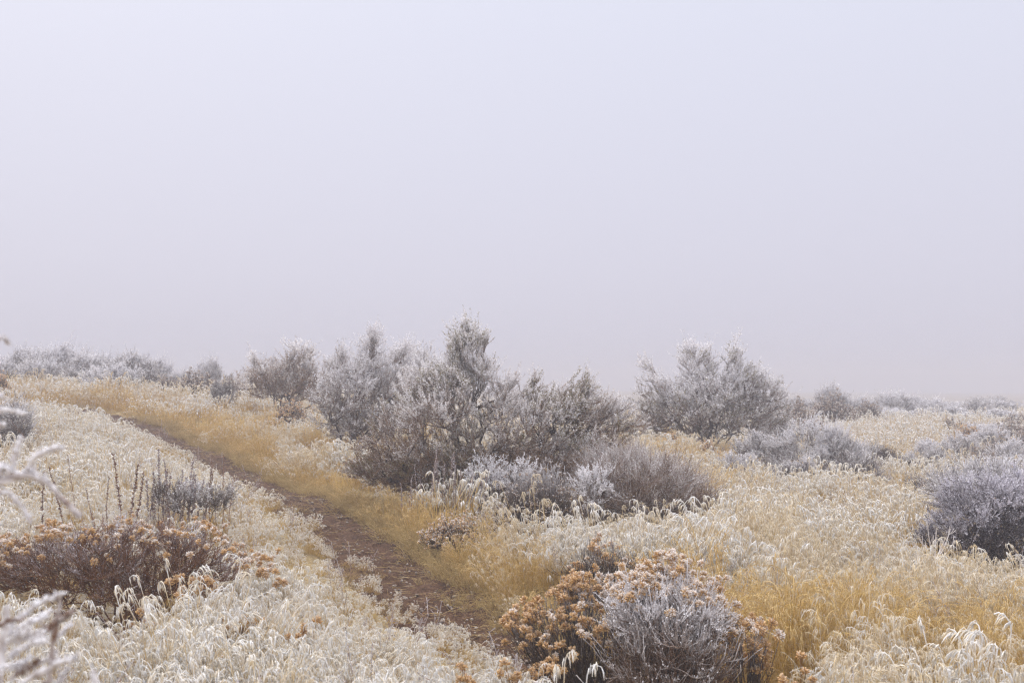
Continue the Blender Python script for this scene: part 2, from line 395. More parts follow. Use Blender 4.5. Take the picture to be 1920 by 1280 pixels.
def vn(x, y, s, seed=0):
    """smooth value noise 0..1"""
    q = np.random.default_rng(seed).uniform(0, 1, (64, 64)); x = x / s + 31.7; y = y / s + 17.3
    i, j = np.floor(x).astype(int), np.floor(y).astype(int); fx, fy = x - i, y - j; fx = fx * fx * (3 - 2 * fx); fy = fy * fy * (3 - 2 * fy)
    g = lambda a, b: q[a % 64, b % 64]
    return (g(i, j) * (1 - fx) + g(i + 1, j) * fx) * (1 - fy) + (g(i, j + 1) * (1 - fx) + g(i + 1, j + 1) * fx) * fy

def uv_of(x, y, z):
    p = np.stack([x, y, z - CAMZ], -1); dep = p @ FWD
    return 960 + F * x / dep, 640 - F * (p @ UPV) / dep

bare = []   # (x, y, rx, ry): ground round a shrub where the grass is scaled down so the shrub shows

# ------------------------------------------------------------------ branching shrubs
def bez(p0, p1, p2, p3, m):
    t = np.linspace(0, 1, m)[None, :, None]
    return (1 - t) ** 3 * p0[:, None] + 3 * (1 - t) ** 2 * t * p1[:, None] + 3 * (1 - t) * t ** 2 * p2[:, None] + t ** 3 * p3[:, None]
def samp(r, ells, n, shell=.5):
    e = np.array([q[:6] for q in ells], float); wts = np.array([q[6] if len(q) > 6 else q[3] * q[4] * q[5] for q in ells]); wts = wts / wts.sum()
    k = r.choice(len(e), n, p=wts); rad = r.uniform(0, 1, n) ** shell
    return e[k, :3] + rdir(r, n) * rad[:, None] * e[k, 3:6], rad
def grow(r, par, tips, base, m, bend=.25, wig=.05):
    """connect each tip to the nearest suitable point of the parent curves"""
    N, k, _ = par.shape; tan = nrm(np.gradient(par, axis=1))
    q = par[:, k // 3:].reshape(-1, 3); tq = tan[:, k // 3:].reshape(-1, 3)
    dq = np.linalg.norm(q - base, axis=1); out = np.empty(len(tips), int)
    for i in range(0, len(tips), 500):
        tp = tips[i:i + 500]; D = np.linalg.norm(tp[:, None] - q[None], axis=2); dt = np.linalg.norm(tp - base, axis=1)
        out[i:i + 500] = (D + 1.5 * np.maximum(dq[None] - dt[:, None] * .92, 0)).argmin(1)
    p0 = q[out]; t0 = tq[out]; L = np.linalg.norm(tips - p0, axis=1, keepdims=True)
    dr = nrm(tips - p0); e = nrm(dr + np.array([0, 0, .35]) + rdir(r, len(tips)) * .3)
    C = bez(p0, p0 + (t0 * .5 + dr * .3) * L * (bend + .2), tips - e * L * .3, tips, m)
    C[:, 1:-1] += r.normal(0, 1, (len(tips), m - 2, 3)) * L[:, None] * wig * .55
    return C
def sage(root, ells, seed, k0=12, k1=110, k2=700, tw=6, lf=14, twl=.13, ll=.024, lw=.008, wood=None, leaf=None, fr=.6, rb=.03, low_dark=.5, twr=.0022, olive=0., lrad=.75):
    if root.location.y > .1: bare.append((np.mean([e[0] for e in ells]), root.location.y + (.25 if k2 > 2000 else -.1), .75 * max(abs(e[0] - root.location.x) + e[3] for e in ells), .5 + .4 * max(e[4] for e in ells)))
    r = np.random.default_rng(seed); base = np.array(root.location) + [0, 0, -.05]; wood = wood or M_wood; leaf = leaf or M_leaf
    lo = min(e[2] - e[5] for e in ells); hi = max(e[2] + e[5] for e in ells)
    b = Acc(); f = Acc()
    h0, _ = samp(r, ells, k0, .6); h0 = base + (h0 - base) * .72
    st = base + r.normal(0, 1, (k0, 3)) * [.10, .10, 0]
    d0 = h0 - st; c1 = st + d0 * [.25, .25, .5]; c2 = st + d0 * [.75, .75, .7]
    L0 = bez(st, c1, c2, h0, 10); L0[:, 2:-1] += r.normal(0, .03, (k0, 7, 3))
    t = np.linspace(1, .35, 10); b.tubes(L0, rb * t[None] * r.uniform(.5, 1.1, (k0, 1)), np.full((k0, 10), .05), r.uniform(0, 1, k0), 5)
    h1, _ = samp(r, ells, k1, .45); L1 = grow(r, L0, base + (h1 - base) * .9, base, 8)
    fr1 = np.clip((L1[:, :, 2] - lo) / (hi - lo) * .5 - .1 + r.normal(0, .1, (k1, 8)), 0, 1) * fr
    b.tubes(L1, rb * .36 * np.linspace(1, .35, 8)[None] * r.uniform(.5, 1.2, (k1, 1)), fr1, r.uniform(0, 1, k1), 4)
    h2, rad = samp(r, ells, k2, .38); L2 = grow(r, L1, h2, base, 6)
    e2 = np.clip((L2[:, :, 2] - lo) / (hi - lo), 0, 1)
    f2 = np.clip(e2 * .8 - .1 + r.normal(0, .2, (k2, 1)), 0, 1) * fr * np.linspace(.4, 1.1, 6)
    tw_ = Acc(); tw_.tubes(L2, np.linspace(.0048, .0022, 6)[None] * (twr / .0022) * r.uniform(.7, 1.2, (k2, 1)), f2, r.uniform(0, 1, k2), 3)
    # twigs
    N = k2 * tw; pi = np.repeat(np.arange(k2), tw); tt = r.uniform(.25, 1, N) * 5; i = np.minimum(tt.astype(int), 4); g = (tt - i)[:, None]
    p0 = L2[pi, i] * (1 - g) + L2[pi, i + 1] * g; tg = nrm(L2[pi, i + 1] - L2[pi, i])
    out = nrm(p0 - base)
    dr = nrm(tg * .8 + rdir(r, N) * .62 + out * .45 + np.array([0, 0, .3])); ln = (twl * (r.uniform(.4, 1.2, N) + (r.uniform(size=N) < .12) * r.uniform(.3, 1.3, N)))[:, None]
    p3 = p0 + dr * ln; T = bez(p0, p0 + dr * ln * .3, p3 - nrm(dr + [0, 0, .3]) * ln * .3, p3, 4)
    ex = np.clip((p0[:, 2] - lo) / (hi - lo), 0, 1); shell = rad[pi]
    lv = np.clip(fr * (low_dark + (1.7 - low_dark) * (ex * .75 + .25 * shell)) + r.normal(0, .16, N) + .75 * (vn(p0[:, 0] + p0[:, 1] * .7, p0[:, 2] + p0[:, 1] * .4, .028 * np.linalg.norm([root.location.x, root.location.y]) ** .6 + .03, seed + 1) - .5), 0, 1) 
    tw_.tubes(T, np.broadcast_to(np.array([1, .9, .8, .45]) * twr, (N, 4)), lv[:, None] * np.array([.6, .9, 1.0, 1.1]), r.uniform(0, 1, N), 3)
    # leaf spurs
    K = N * lf; ti = np.repeat(np.arange(N), lf); tt = r.uniform(.12, 1, K) * 3; i = np.minimum(tt.astype(int), 2); g = (tt - i)[:, None]
    p = T[ti, i] * (1 - g) + T[ti, i + 1] * g; tg = nrm(T[ti, i + 1] - T[ti, i])
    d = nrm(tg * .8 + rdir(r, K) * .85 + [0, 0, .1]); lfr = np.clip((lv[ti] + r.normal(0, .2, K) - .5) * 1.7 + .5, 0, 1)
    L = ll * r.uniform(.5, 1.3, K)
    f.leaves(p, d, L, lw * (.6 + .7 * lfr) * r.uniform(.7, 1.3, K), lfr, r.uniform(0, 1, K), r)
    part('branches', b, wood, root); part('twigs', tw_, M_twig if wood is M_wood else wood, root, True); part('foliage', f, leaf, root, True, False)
    if olive:
        o = Acc(); sel = r.choice(N, int(N * olive), replace=False); cxs = vn(p0[:, 0], p0[:, 2], .25, seed); sel = sel[(cxs[sel] > .55)]
        K = len(sel) * lf; ti = np.repeat(sel, lf); tt = r.uniform(.1, 1, K)[:, None]
        p = T[ti, 0] * (1 - tt) + T[ti, 3] * tt; d = nrm(dr[ti] * .8 + rdir(r, K) * .8)
        o.leaves(p, d, ll * 1.1 * r.uniform(.5, 1.2, K), lw * 1.1, np.clip(r.normal(.1, .15, K), 0, 1), r.uniform(0, 1, K), r)
        part('olive_leaves', o, M_olive, root, True, False)

def E(u, v, Y, ru, rv, rd, w=None):
    """crown lobe: centre seen at (u, v), depth Y; half sizes in photo pixels, half depth in metres"""
    c = at(u, v, Y); k = Y / F
    e = [c[0], c[1], c[2], ru * k, rd, rv * k]
    return e + [w] if w else e
def ground_at(u, Y):
    x = X(u, Y); return (x, Y, H(x, Y))

GB = 'large frosted shrubs of the middle distance'
t = thing('bitterbrush', 'largest frosted bitterbrush right of the trail with a tall spire on top', 'shrub', ground_at(905, 12.0), GB)
sage(t, [E(795, 800, 11.8, 110, 100, .75), E(735, 870, 11.6, 75, 45, .5), E(835, 740, 12, 85, 60, .6), E(885, 632, 12.2, 36, 26, .28, .06), E(848, 650, 12.2, 24, 26, .2, .04), E(875, 665, 12.2, 46, 34, .28, .07), E(905, 690, 12.2, 34, 22, .3, .04), E(862, 705, 12.2, 44, 36, .3, .05), E(800, 705, 12.0, 50, 22, .3, .05), E(835, 705, 12.0, 50, 30, .3, .07), E(930, 722, 12, 32, 20, .2, .03), E(680, 845, 11.5, 28, 30, .3, .02), E(665, 880, 11.4, 24, 18, .25, .015), E(1200, 800, 12, 30, 22, .3, .02), E(1185, 760, 12, 26, 16, .2, .012), E(878, 612, 12.2, 14, 20, .1, .008), E(845, 625, 12.2, 12, 22, .1, .008), E(1000, 710, 12, 16, 26, .15, .01), E(1105, 725, 12, 14, 24, .15, .01), E(960, 720, 12, 14, 24, .15, .01), E(960, 810, 12, 110, 90, .8), E(960, 745, 12, 60, 45, .4), E(1020, 765, 12, 80, 45, .5), E(1100, 760, 12.1, 70, 40, .4, .12), E(1080, 800, 12.1, 100, 75, .7), E(1150, 815, 12, 55, 60, .5), E(950, 880, 11.7, 160, 50, .6, .8), E(770, 880, 11.7, 90, 50, .5, .4), E(1090, 870, 11.7, 90, 50, .5, .35), E(1080, 735, 12.2, 40, 35, .3)],
     11, 28, 340, 2900, 6, 16, .12, .022, .0082, fr=.90, rb=.035, low_dark=-.65, olive=.45, twr=.0022)
t = thing('bitterbrush', 'low brown bitterbrush spreading right below the largest shrub', 'shrub', ground_at(1190, 11.0), GB)
sage(t, [E(1190, 915, 10.9, 115, 68, .7), E(1265, 935, 10.8, 80, 42, .5), E(1120, 950, 10.9, 60, 40, .4), E(1130, 890, 11.2, 60, 50, .4), E(1240, 890, 11.2, 60, 30, .4), E(1310, 940, 10.7, 35, 12, .2, .01), E(1290, 905, 11, 35, 14, .2, .01), E(1180, 860, 11.2, 40, 20, .2, .01)], 12, 20, 180, 1500, 5, 8, .19, .018, .006, fr=.36, rb=.018, low_dark=-.4, twr=.0019)
t = thing('bitterbrush', 'dark grey frosted bitterbrush left behind the largest shrub', 'shrub', ground_at(660, 17.5), GB)
sage(t, [E(698, 636, 17.6, 20, 24, .3, .03), E(640, 668, 17.2, 12, 22, .2, .012), E(760, 665, 17.8, 16, 24, .3, .015), E(690, 680, 17.6, 44, 48, .6), E(655, 750, 17.2, 72, 55, .7), E(740, 740, 17.8, 70, 80, .7), E(630, 690, 17.6, 30, 30, .4), E(640, 790, 17.2, 60, 35, .5), E(700, 800, 17.2, 80, 32, .6)], 13, 14, 160, 1100, 5, 10, .18, .036, .013, leaf=M_leafg, fr=.72, rb=.03, low_dark=-.3, twr=.0030)
t = thing('bitterbrush', 'rounded grey bitterbrush seen between the dark shrub and the spire', 'shrub', ground_at(780, 19.5), GB)
sage(t, [E(775, 690, 19.5, 58, 55, .6), E(800, 740, 19.5, 60, 60, .6)], 14, 8, 70, 380, 5, 10, .19, .042, .015, leaf=M_leafg, fr=.66, rb=.03, low_dark=-.1, twr=.0034)
t = thing('bitterbrush', 'rusty brown frosted bitterbrush behind the upper golden grass', 'shrub', ground_at(530, 24.5), GB)
sage(t, [E(560, 685, 24.5, 34, 42, .6), E(500, 715, 24.3, 55, 35, .8), E(570, 725, 24.5, 60, 32, .8), E(480, 680, 24.5, 14, 22, .3), E(545, 650, 24.5, 12, 15, .3)], 15, 12, 110, 560, 5, 9, .24, .055, .019, leaf=M_leaf, fr=.62, rb=.035, low_dark=-.25, twr=.004)
t = thing('bitterbrush', 'broad pale frosted bitterbrush standing alone right of the largest shrub', 'shrub', ground_at(1325, 20.0), GB)
sage(t, [E(1320, 735, 20, 85, 42, .9), E(1300, 680, 20, 38, 34, .5), E(1296, 652, 20, 18, 20, .3, .02), E(1328, 660, 20, 12, 26, .3, .015), E(1382, 655, 20, 13, 26, .3, .02), E(1212, 690, 20, 13, 26, .3, .02), E(1408, 705, 20, 14, 26, .3, .015), E(1458, 735, 20, 14, 26, .3, .015), E(1368, 690, 20, 28, 38, .4), E(1228, 735, 20, 36, 42, .6), E(1425, 760, 20, 55, 60, .7), E(1320, 780, 19.7, 130, 45, .9), E(1220, 780, 19.7, 40, 38, .6), E(1400, 715, 20, 40, 35, .5)],
     16, 18, 220, 1300, 5, 10, .19, .040, .014, leaf=M_leafg, fr=.82, rb=.035, low_dark=-.15, twr=.0030, olive=.2)
t = thing('bitterbrush', 'dark purple frosted thorny shrub at the right edge', 'shrub', ground_at(1870, 8.7), GB)
sage(t, [E(1850, 950, 8.7, 105, 65, .5), E(1800, 1000, 8.5, 65, 45, .4), E(1930, 960, 8.8, 90, 85, .6), E(1870, 1020, 8.5, 100, 40, .5), E(1745, 1005, 8.5, 35, 22, .25)], 17, 16, 160, 1300, 6, 12, .085, .016, .0062, wood=M_dark, leaf=M_dark, fr=.58, rb=.016, low_dark=-.4, twr=.0016)
t = thing('sagebrush', 'grey violet frosted sagebrush behind the dark thorny shrub', 'shrub', ground_at(1850, 10.3), GB)
sage(t, [E(1880, 895, 10.3, 80, 30, .5), E(1790, 915, 10.3, 50, 30, .5)], 18, 10, 60, 380, 5, 8, .13, .024, .008, wood=M_woodg, leaf=M_leafg, fr=.62, rb=.012, low_dark=.0, twr=.003)

# ------------------------------------------------------------------ rabbitbrush, broom-like shrubs and their flower heads
def head_mesh(seed, name, n, R, fl, mat, fr):
    r = np.random.default_rng(seed); a = Acc()
    d = nrm(rdir(r, n) * [1, 1, .8] + [0, 0, .55]); p0 = d * R * .35 * r.uniform(.3, 1, (n, 1)); p2 = d * R * r.uniform(.75, 1.1, (n, 1)); p1 = (p0 + p2) / 2 + r.normal(0, .002, (n, 3))
    P = np.stack([p0, p1 * .6 + p0 * .4, p1 * .3 + p2 * .7, p2], 1)
    a.tubes(P, np.broadcast_to(np.array([.25, .8, 1, .5]) * fl, (n, 4)), np.clip((d[:, 2:3] * .6 + r.normal(0, .3, (n, 1))) * fr * 2 + max(fr - .5, 0) * 1.1, 0, 1) * np.array([.1, .3, .8, 1.15]), r.uniform(0, 1, n), 4)
    st = np.array([[[0, 0, -R * 1.2], [0, 0, -R * .5], [0, 0, .1 * R]]]); a.tubes(st, np.full((1, 3), .0012), np.full((1, 3), .1), np.zeros(1), 3)
    return a.mesh(name, mat)
HEADS = {'rust': [head_mesh(s, 'flower_head', 50, .024, .0028, M_head, .27) for s in range(4)],
         'white': [head_mesh(s + 9, 'flower_head', 50, .024, .0030, M_head, .95) for s in range(4)],
         'pale': [head_mesh(s + 19, 'flower_head', 30, .022, .0034, M_headp, .7) for s in range(4)]}
def fan(root, R, h, n, seed, stem=M_woodg, r0=.12, sr=.0022, br=4, bl=.12, tipf=.9, asym=(0, 0), spread=1.0, lowz=.2, frz=.45, m=6, tips=None):
    """many wiry stems fanning out of one crown to a dome; returns the tips"""
    bare.append((root.location.x + asym[0], root.location.y - .05, R * .8, R * .7))
    r = np.random.default_rng(seed); base = np.array(root.location)
    if tips is not None: n = len(tips)
    az = r.uniform(0, 2 * math.pi, n); el = np.arccos(r.uniform(lowz, 1, n)) * spread; rad = r.uniform(.62, 1.04, n) ** .7
    tip = base + np.stack([np.cos(az) * np.sin(el) * R, np.sin(az) * np.sin(el) * R, np.cos(el) * h], -1) * rad[:, None] + [asym[0], asym[1], 0]
    if tips is None: tip = base + (tip - base) * (1 - .34 * vn(az * 2.2 + 9, el * 4 + seed, 1.0, seed))[:, None]
    if tips is not None: tip = tips; az = np.arctan2(tip[:, 1] - base[1], tip[:, 0] - base[0])
    s = base + np.stack([np.cos(az) * r0 * r.uniform(0, 1, n), np.sin(az) * r0 * r.uniform(0, 1, n), np.full(n, -.03)], -1)
    d = tip - s; P = bez(s, s + d * [.3, .3, .25], s + d * [.8, .8, .62], tip, m); P[:, 1:] += np.cumsum(r.normal(0, .011 * (h / .7), (n, m - 1, 3)), 1)
    if tips is not None: P[:, -1] = tip
    else: tip = P[:, -1]
    t = np.linspace(0, 1, m); ex = np.clip((P[..., 2] - base[2]) / h, 0, 1)
    fr = np.clip((ex - frz) / .45, 0, 1) * t ** 1.5 * tipf * r.uniform(.4, 1.2, (n, 1))
    a = Acc(); a.tubes(P, np.linspace(1.6, .9, m)[None] * sr * r.uniform(.7, 1.2, (n, 1)), fr, r.uniform(0, 1, n), 3)
    N = n * br; pi = np.repeat(np.arange(n), br); tt = r.uniform(.5, .98, N) * (m - 1); i = np.minimum(tt.astype(int), m - 2); g = (tt - i)[:, None]
    p0 = P[pi, i] * (1 - g) + P[pi, i + 1] * g; tg = nrm(P[pi, i + 1] - P[pi, i]); dr = nrm(tg + rdir(r, N) * .5 + [0, 0, .2]); ln = (bl * r.uniform(.5, 1.3, N))[:, None]
    p3 = p0 + dr * ln; B = bez(p0, p0 + dr * ln * .3, p3 - nrm(tg + [0, 0, .4]) * ln * .3, p3, 4)
    exb = np.clip((p0[:, 2] - base[2]) / h, 0, 1)
    fb = (np.clip((exb - frz + .05) / .4, 0, 1) * tipf * r.uniform(.3, 1.2, N))[:, None] * np.array([.4, .75, 1.1, 1.3])
    a.tubes(B, np.array([.9, .9, 1.1, 1.0])[None] * sr * (.75 + .5 * np.clip(fb, 0, 1)), fb, r.uniform(0, 1, N), 3)
    part('stems', a, stem, root)
    return np.concatenate([tip, p3]), np.concatenate([nrm(d), dr]), base
def put_heads(root, tips, dirs, kinds, seed, n, scale=1.0, jit=.02):
    r = np.random.default_rng(seed); sel = r.permutation(len(tips))[:n]
    for i in sel:
        k = kinds(tips[i]) if callable(kinds) else kinds
        if k is None: continue
        o = bpy.data.objects.new('flower_head', HEADS[k][r.integers(4)]); link(o, root)
        o.location = tuple(tips[i] + r.normal(0, jit, 3) - np.array(root.location)); o.rotation_euler = (r.normal(0, .4), r.normal(0, .4) + dirs[i][0] * .5, r.uniform(0, 6.28)); s = scale * r.uniform(.75, 1.3); o.scale = (s, s, s)
def heads_stuff(root, tips, dirs, seed, mat, R, fl, fr, n, per=8):
    """all the small flower heads of a shrub too far off to pick them apart"""
    r = np.random.default_rng(seed); sel = r.permutation(len(tips))[:n]; c = np.repeat(tips[sel], per, 0); K = len(c); d = nrm(rdir(r, K) + [0, 0, .5]); a = Acc()
    p0 = c + d * R * .2; p1 = c + d * R * r.uniform(.6, 1.1, (K, 1))
    a.tubes(np.stack([p0, (p0 + p1) / 2, p1], 1), np.broadcast_to(np.array([.5, 1, .6]) * fl, (K, 3)), np.clip((d[:, 2:3] * .5 + r.normal(.1, .3, (K, 1))) * fr * 2, 0, 1) * np.array([.4, .9, 1.1]), r.uniform(0, 1, K), 3)
    part('flower_heads', a, mat, root, True)
def hub_tips(tips, dirs, seed, k, rad):
    """pull tips together round k hubs so the heads mass in corymbs"""
    r = np.random.default_rng(seed); h = r.permutation(len(tips))[:k]; D = np.linalg.norm(tips[:, None] - tips[h][None], axis=2); j = D.argmin(1); ok = D.min(1) < rad * 2.2
    return tips[ok] * .45 + tips[h][j[ok]] * .55 + r.normal(0, rad * .45, (ok.sum(), 3)) * [1, 1, .6], dirs[ok]

GR = 'rabbitbrush with rust coloured flower heads'
# front right
def hubs(lst, Y, per, sd, seed):
    r = np.random.default_rng(seed); c = np.array([at(u, v, Y + dy) for u, v, dy in lst]); c = np.repeat(c, per, 0)
    return c + r.normal(0, 1, c.shape) * [sd, sd, sd * .7]
t = thing('rabbitbrush', 'rabbitbrush with masses of rust orange heads at the front centre', 'shrub', ground_at(1120, 5.1), GR)
RUST = [(1082, 1090, -.05), (1068, 1102, 0), (972, 1168, -.1), (1082, 1098, 0), (1052, 1118, -.05), (1105, 1122, -.05), (1020, 1135, 0), (985, 1160, .0), (958, 1180, .05), (1000, 1190, -.1), (1045, 1165, -.15), (1090, 1160, -.2), (1140, 1115, .1), (1160, 1140, 0), (1050, 1215, -.25), (1035, 1250, -.3), (1120, 1190, -.25), (1170, 1105, .25), (1205, 1110, .3), (1125, 1095, .3), (1060, 1110, .3), (1010, 1150, .3)]
tp = hubs(RUST, 5.1, 15, .048, 71)
fan(t, .5, .7, 0, 31, r0=.08, sr=.0017, br=3, bl=.07, tipf=.45, tips=tp, frz=.5)
put_heads(t, tp, rdir(np.random.default_rng(1), len(tp)), lambda p: 'rust' if (p[0] < at(1120, 700, 5.1)[0] and np.sin(p[0] * 61 + p[2] * 47) > -.75) else ('white' if np.sin(p[0] * 41) > -.2 else 'rust'), 2, 290, .9, .006)
t = thing('rabbitbrush', 'bare frosty stemmed bush in front of the rust orange heads', 'shrub', ground_at(1250, 4.8), GR)
fan(t, .40, .74, 300, 32, stem=M_twig, r0=.10, sr=.0013, br=5, bl=.13, tipf=.9, lowz=.25, frz=.62)
WH = [(1180, 1085, .1), (1215, 1075, .1), (1245, 1068, .12), (1275, 1080, .1), (1305, 1090, .1), (1330, 1105, .08), (1345, 1130, .05), (1230, 1095, .0), (1285, 1105, 0), (1195, 1105, .0), (1355, 1160, 0), (1260, 1085, .3), (1310, 1110, .3), (1200, 1100, .3), (1225, 1100, -.15), (1290, 1115, -.15), (1180, 1120, -.1), (1255, 1060, .05)]
tp = hubs(WH, 4.85, 14, .05, 72)
tb = bez(np.repeat(np.array([t.location]), len(tp), 0), np.repeat(np.array([t.location]), len(tp), 0) + [0, 0, .2], tp - (tp - np.array([t.location])) * [.3, .3, .35], tp, 6); a = Acc()
a.tubes(tb, np.broadcast_to(np.linspace(.003, .0016, 6), (len(tp), 6)), np.broadcast_to(np.linspace(-.3, .8, 6), (len(tp), 6)), np.random.default_rng(2).uniform(0, 1, len(tp)), 3); part('flower_stems', a, M_woodg, t)
put_heads(t, tp, rdir(np.random.default_rng(1), len(tp)), lambda p: 'white' if np.sin(p[0] * 53) > -.93 else 'rust', 4, 280, .95, .006)
a = Acc(); r = np.random.default_rng(5); n = 56   # frost coated bare shoots
az = r.uniform(0, 6.28, n); q_ = r.uniform(0, 1, n); b0 = np.array(t.location) + np.stack([np.cos(az) * .08, np.sin(az) * .08, np.full(n, .05)], -1); tp = np.array(t.location) + np.stack([np.cos(az) * (.06 + .42 * q_), np.sin(az) * (.06 + .34 * q_), (.78 - .42 * q_ ** 1.6) * r.uniform(.8, 1.12, n)], -1)
P = bez(b0, b0 + (tp - b0) * [.3, .3, .3], b0 + (tp - b0) * [.8, .8, .65], tp, 9); P[:, 1:-1] += np.cumsum(r.normal(0, .006, (n, 7, 3)), 1) * .8
a.tubes(P, np.broadcast_to(np.linspace(.0010, .0018, 9), (n, 9)) * r.uniform(.75, 1.25, (n, 9)), np.broadcast_to(np.linspace(-2.6, 1.2, 9), (n, 9)), r.uniform(0, 1, n), 5)
part('frosted_shoots', a, M_twig, t)
sage(t, [E(1250, 1165, 4.8, 100, 75, .32), E(1190, 1150, 4.8, 60, 60, .3), E(1320, 1170, 4.8, 55, 60, .28), E(1250, 1240, 4.75, 120, 60, .3)], 131, 26, 160, 900, 5, 5, .075, .010, .0042, wood=M_twig, leaf=M_twig, fr=.72, rb=.007, low_dark=-.5, twr=.0014)
t = thing('rabbitbrush', 'small rabbitbrush with snow capped rust heads right of the bare stems', 'shrub', ground_at(1390, 4.9), GR)
tp = hubs([(1375, 1160, 0), (1410, 1170, .05), (1430, 1195, 0), (1405, 1215, -.05), (1435, 1235, 0), (1380, 1190, -.05), (1415, 1240, .1), (1370, 1230, .1)], 4.9, 11, .036, 73)
bare.append((t.location.x, t.location.y - .25, .32, .45)); fan(t, .2, .5, 0, 33, r0=.04, sr=.0017, br=2, bl=.06, tipf=.6, tips=tp)
put_heads(t, tp, rdir(np.random.default_rng(1), len(tp)), lambda p: 'rust' if p[2] < at(1400, 1200, 4.9)[2] or np.sin(p[0] * 80) > .5 else 'white', 6, 88, 1.1, .006)
t = thing('rabbitbrush', 'frosted rabbitbrush with small rust tips behind the front shrub', 'shrub', ground_at(1130, 7.4), GR)
tips, dirs, _ = fan(t, .42, .60, 260, 34, r0=.10, sr=.0022, br=3, bl=.10, tipf=.7)
ht, hd = hub_tips(tips, dirs, 7, 26, .06); put_heads(t, ht, hd, lambda p: ('rust' if np.sin(p[0] * 23 + p[2] * 30) > .2 else 'white') if p[2] > t.location.z + .28 else None, 8, 170, 1.0)
# left foreground
t = thing('rabbitbrush', 'wide low rabbitbrush with brown twigs and frosted rust heads at the left', 'shrub', ground_at(235, 6.0), GR)
sage(t, [E(20, 1065, 6.0, 80, 50, .3), E(120, 1060, 6.0, 120, 60, .35), E(250, 1042, 6.0, 140, 68, .35), E(380, 1060, 6.0, 90, 50, .3), E(250, 1110, 5.9, 180, 35, .3)], 35, 22, 150, 1500, 5, 6, .075, .011, .0050, wood=M_seed, leaf=M_seed, fr=.26, rb=.010, low_dark=-.5, twr=.0014)
r = np.random.default_rng(36); n = 290; uu = np.where(r.uniform(size=n) < .3, r.uniform(-40, 130, n), r.uniform(-20, 520, n)); top = 985 + .0004 * (uu - 250) ** 2 + np.maximum(uu - 400, 0) * .35 + 9 * np.sin(uu * .045) + r.uniform(-8, 60, n) * r.uniform(0, 1, n); YY = 6.0 + r.uniform(-.32, .35, n)
ht = np.array([at(a_, b_, c_) for a_, b_, c_ in zip(uu, top + (6.0 - YY) * 30, YY)]); put_heads(t, ht, rdir(r, n), lambda p: 'white' if r.uniform() < .55 else 'rust', 37, n, .85, .012)
r = np.random.default_rng(38)
for i, (u, v, Y, m_) in enumerate([(325, 1095, 5.6, 5), (375, 1100, 5.6, 5), (405, 1095, 5.6, 4), (275, 1165, 5.2, 6), (490, 1078, 5.9, 6), (525, 1085, 5.9, 4), (345, 1105, 5.5, 3)]):
    c = at(u, v, Y); put_heads(t, c + r.normal(0, .025, (m_, 3)), rdir(r, m_), 'rust', 40 + i, m_, 1.0, .008)
# orange seedy tufts nodding in the grass
GO = 'small rust flower clusters in the near grass'
for (u, v, Y, n_, lab) in [(458, 1175, 5.0, 16, 'brightest rust orange flower clump in the grass below the wide shrub'), (565, 1190, 4.9, 6, 'tiny rust flower clump in grass right of the brightest one'), (415, 1235, 4.5, 6, 'dull rust flower clump half buried in grass near the bottom'), (885, 1272, 4.2, 7, 'rust flower clump at the bottom edge left of the front shrub'), (985, 1262, 4.35, 10, 'rust flower clump beside the foot of the front shrub'), (1500, 1268, 4.3, 8, 'frosted brown flower clump at the bottom right of the front shrub')]:
    c = at(u, v, Y); g = (c[0], c[1], H(c[0], c[1])); t = thing('flower_cluster', lab, 'plant', g, GO); r = np.random.default_rng(int(u)); tp = c + r.normal(0, 1, (n_, 3)) * [.05, .04, .03]; a = Acc(); b0 = np.array(g) + r.normal(0, .02, (n_, 3)); a.tubes(bez(b0, b0 + (tp - b0) * .4, b0 + (tp - b0) * .7, tp, 5), np.full((n_, 5), .0016), np.zeros((n_, 5)), r.uniform(0, 1, n_), 3); part('stems', a, M_seed, t); put_heads(t, tp, rdir(r, n_), 'rust', int(u), n_, .95, .004)

# broom mound and neighbours on the bank between the trail and the largest shrub
GM = 'shrubs on the bank right of the trail'
t = thing('rabbitbrush', 'dense grey mound with white frosted tips before the largest shrub', 'shrub', ground_at(1010, 9.5), GM)
tips, dirs, _ = fan(t, .52, .88, 1250, 41, r0=.16, sr=.0022, br=5, bl=.10, tipf=.95, lowz=.1, frz=.5)
heads_stuff(t, tips, dirs, 1, M_headp, .022, .0048, .9, 1500, 6)
t = thing('rabbitbrush', 'small tan headed rabbitbrush left of the dense grey mound', 'shrub', ground_at(850, 9.4), GM)
tips, dirs, _ = fan(t, .38, .36, 240, 42, r0=.14, sr=.0022, br=3, bl=.09, tipf=.5)
heads_stuff(t, tips, dirs, 2, M_head, .024, .0050, .7, 420, 8)
t = thing('rabbitbrush', 'low grey frosted twigs filling the right foot of the mound', 'shrub', ground_at(1085, 9.0), GM)
tips, dirs, _ = fan(t, .26, .30, 300, 43, r0=.12, sr=.0024, br=4, bl=.09, tipf=.9, lowz=.1, frz=.2)
for (u, Y, h, R, sd, lab) in [(905, 11.0, .62, .22, 44, 'upright frosted sprig with paired twigs left of centre bank'), (980, 10.9, .66, .25, 45, 'taller frosted sprig above the grey mound'), (1110, 10.4, .62, .28, 46, 'frosted sprig between the mound and the low brown shrub')]:
    t = thing('sagebrush', lab, 'shrub', ground_at(u, Y), GM)
    e = [t.location.x, Y, t.location.z + h * .62, R, R * .8, h * .42]
    sage(t, [e], sd, 5, 16, 70, 5, 12, .10, .024, .008, wood=M_woodg, leaf=M_leafg, fr=.72, rb=.006, low_dark=.3, twr=.002)

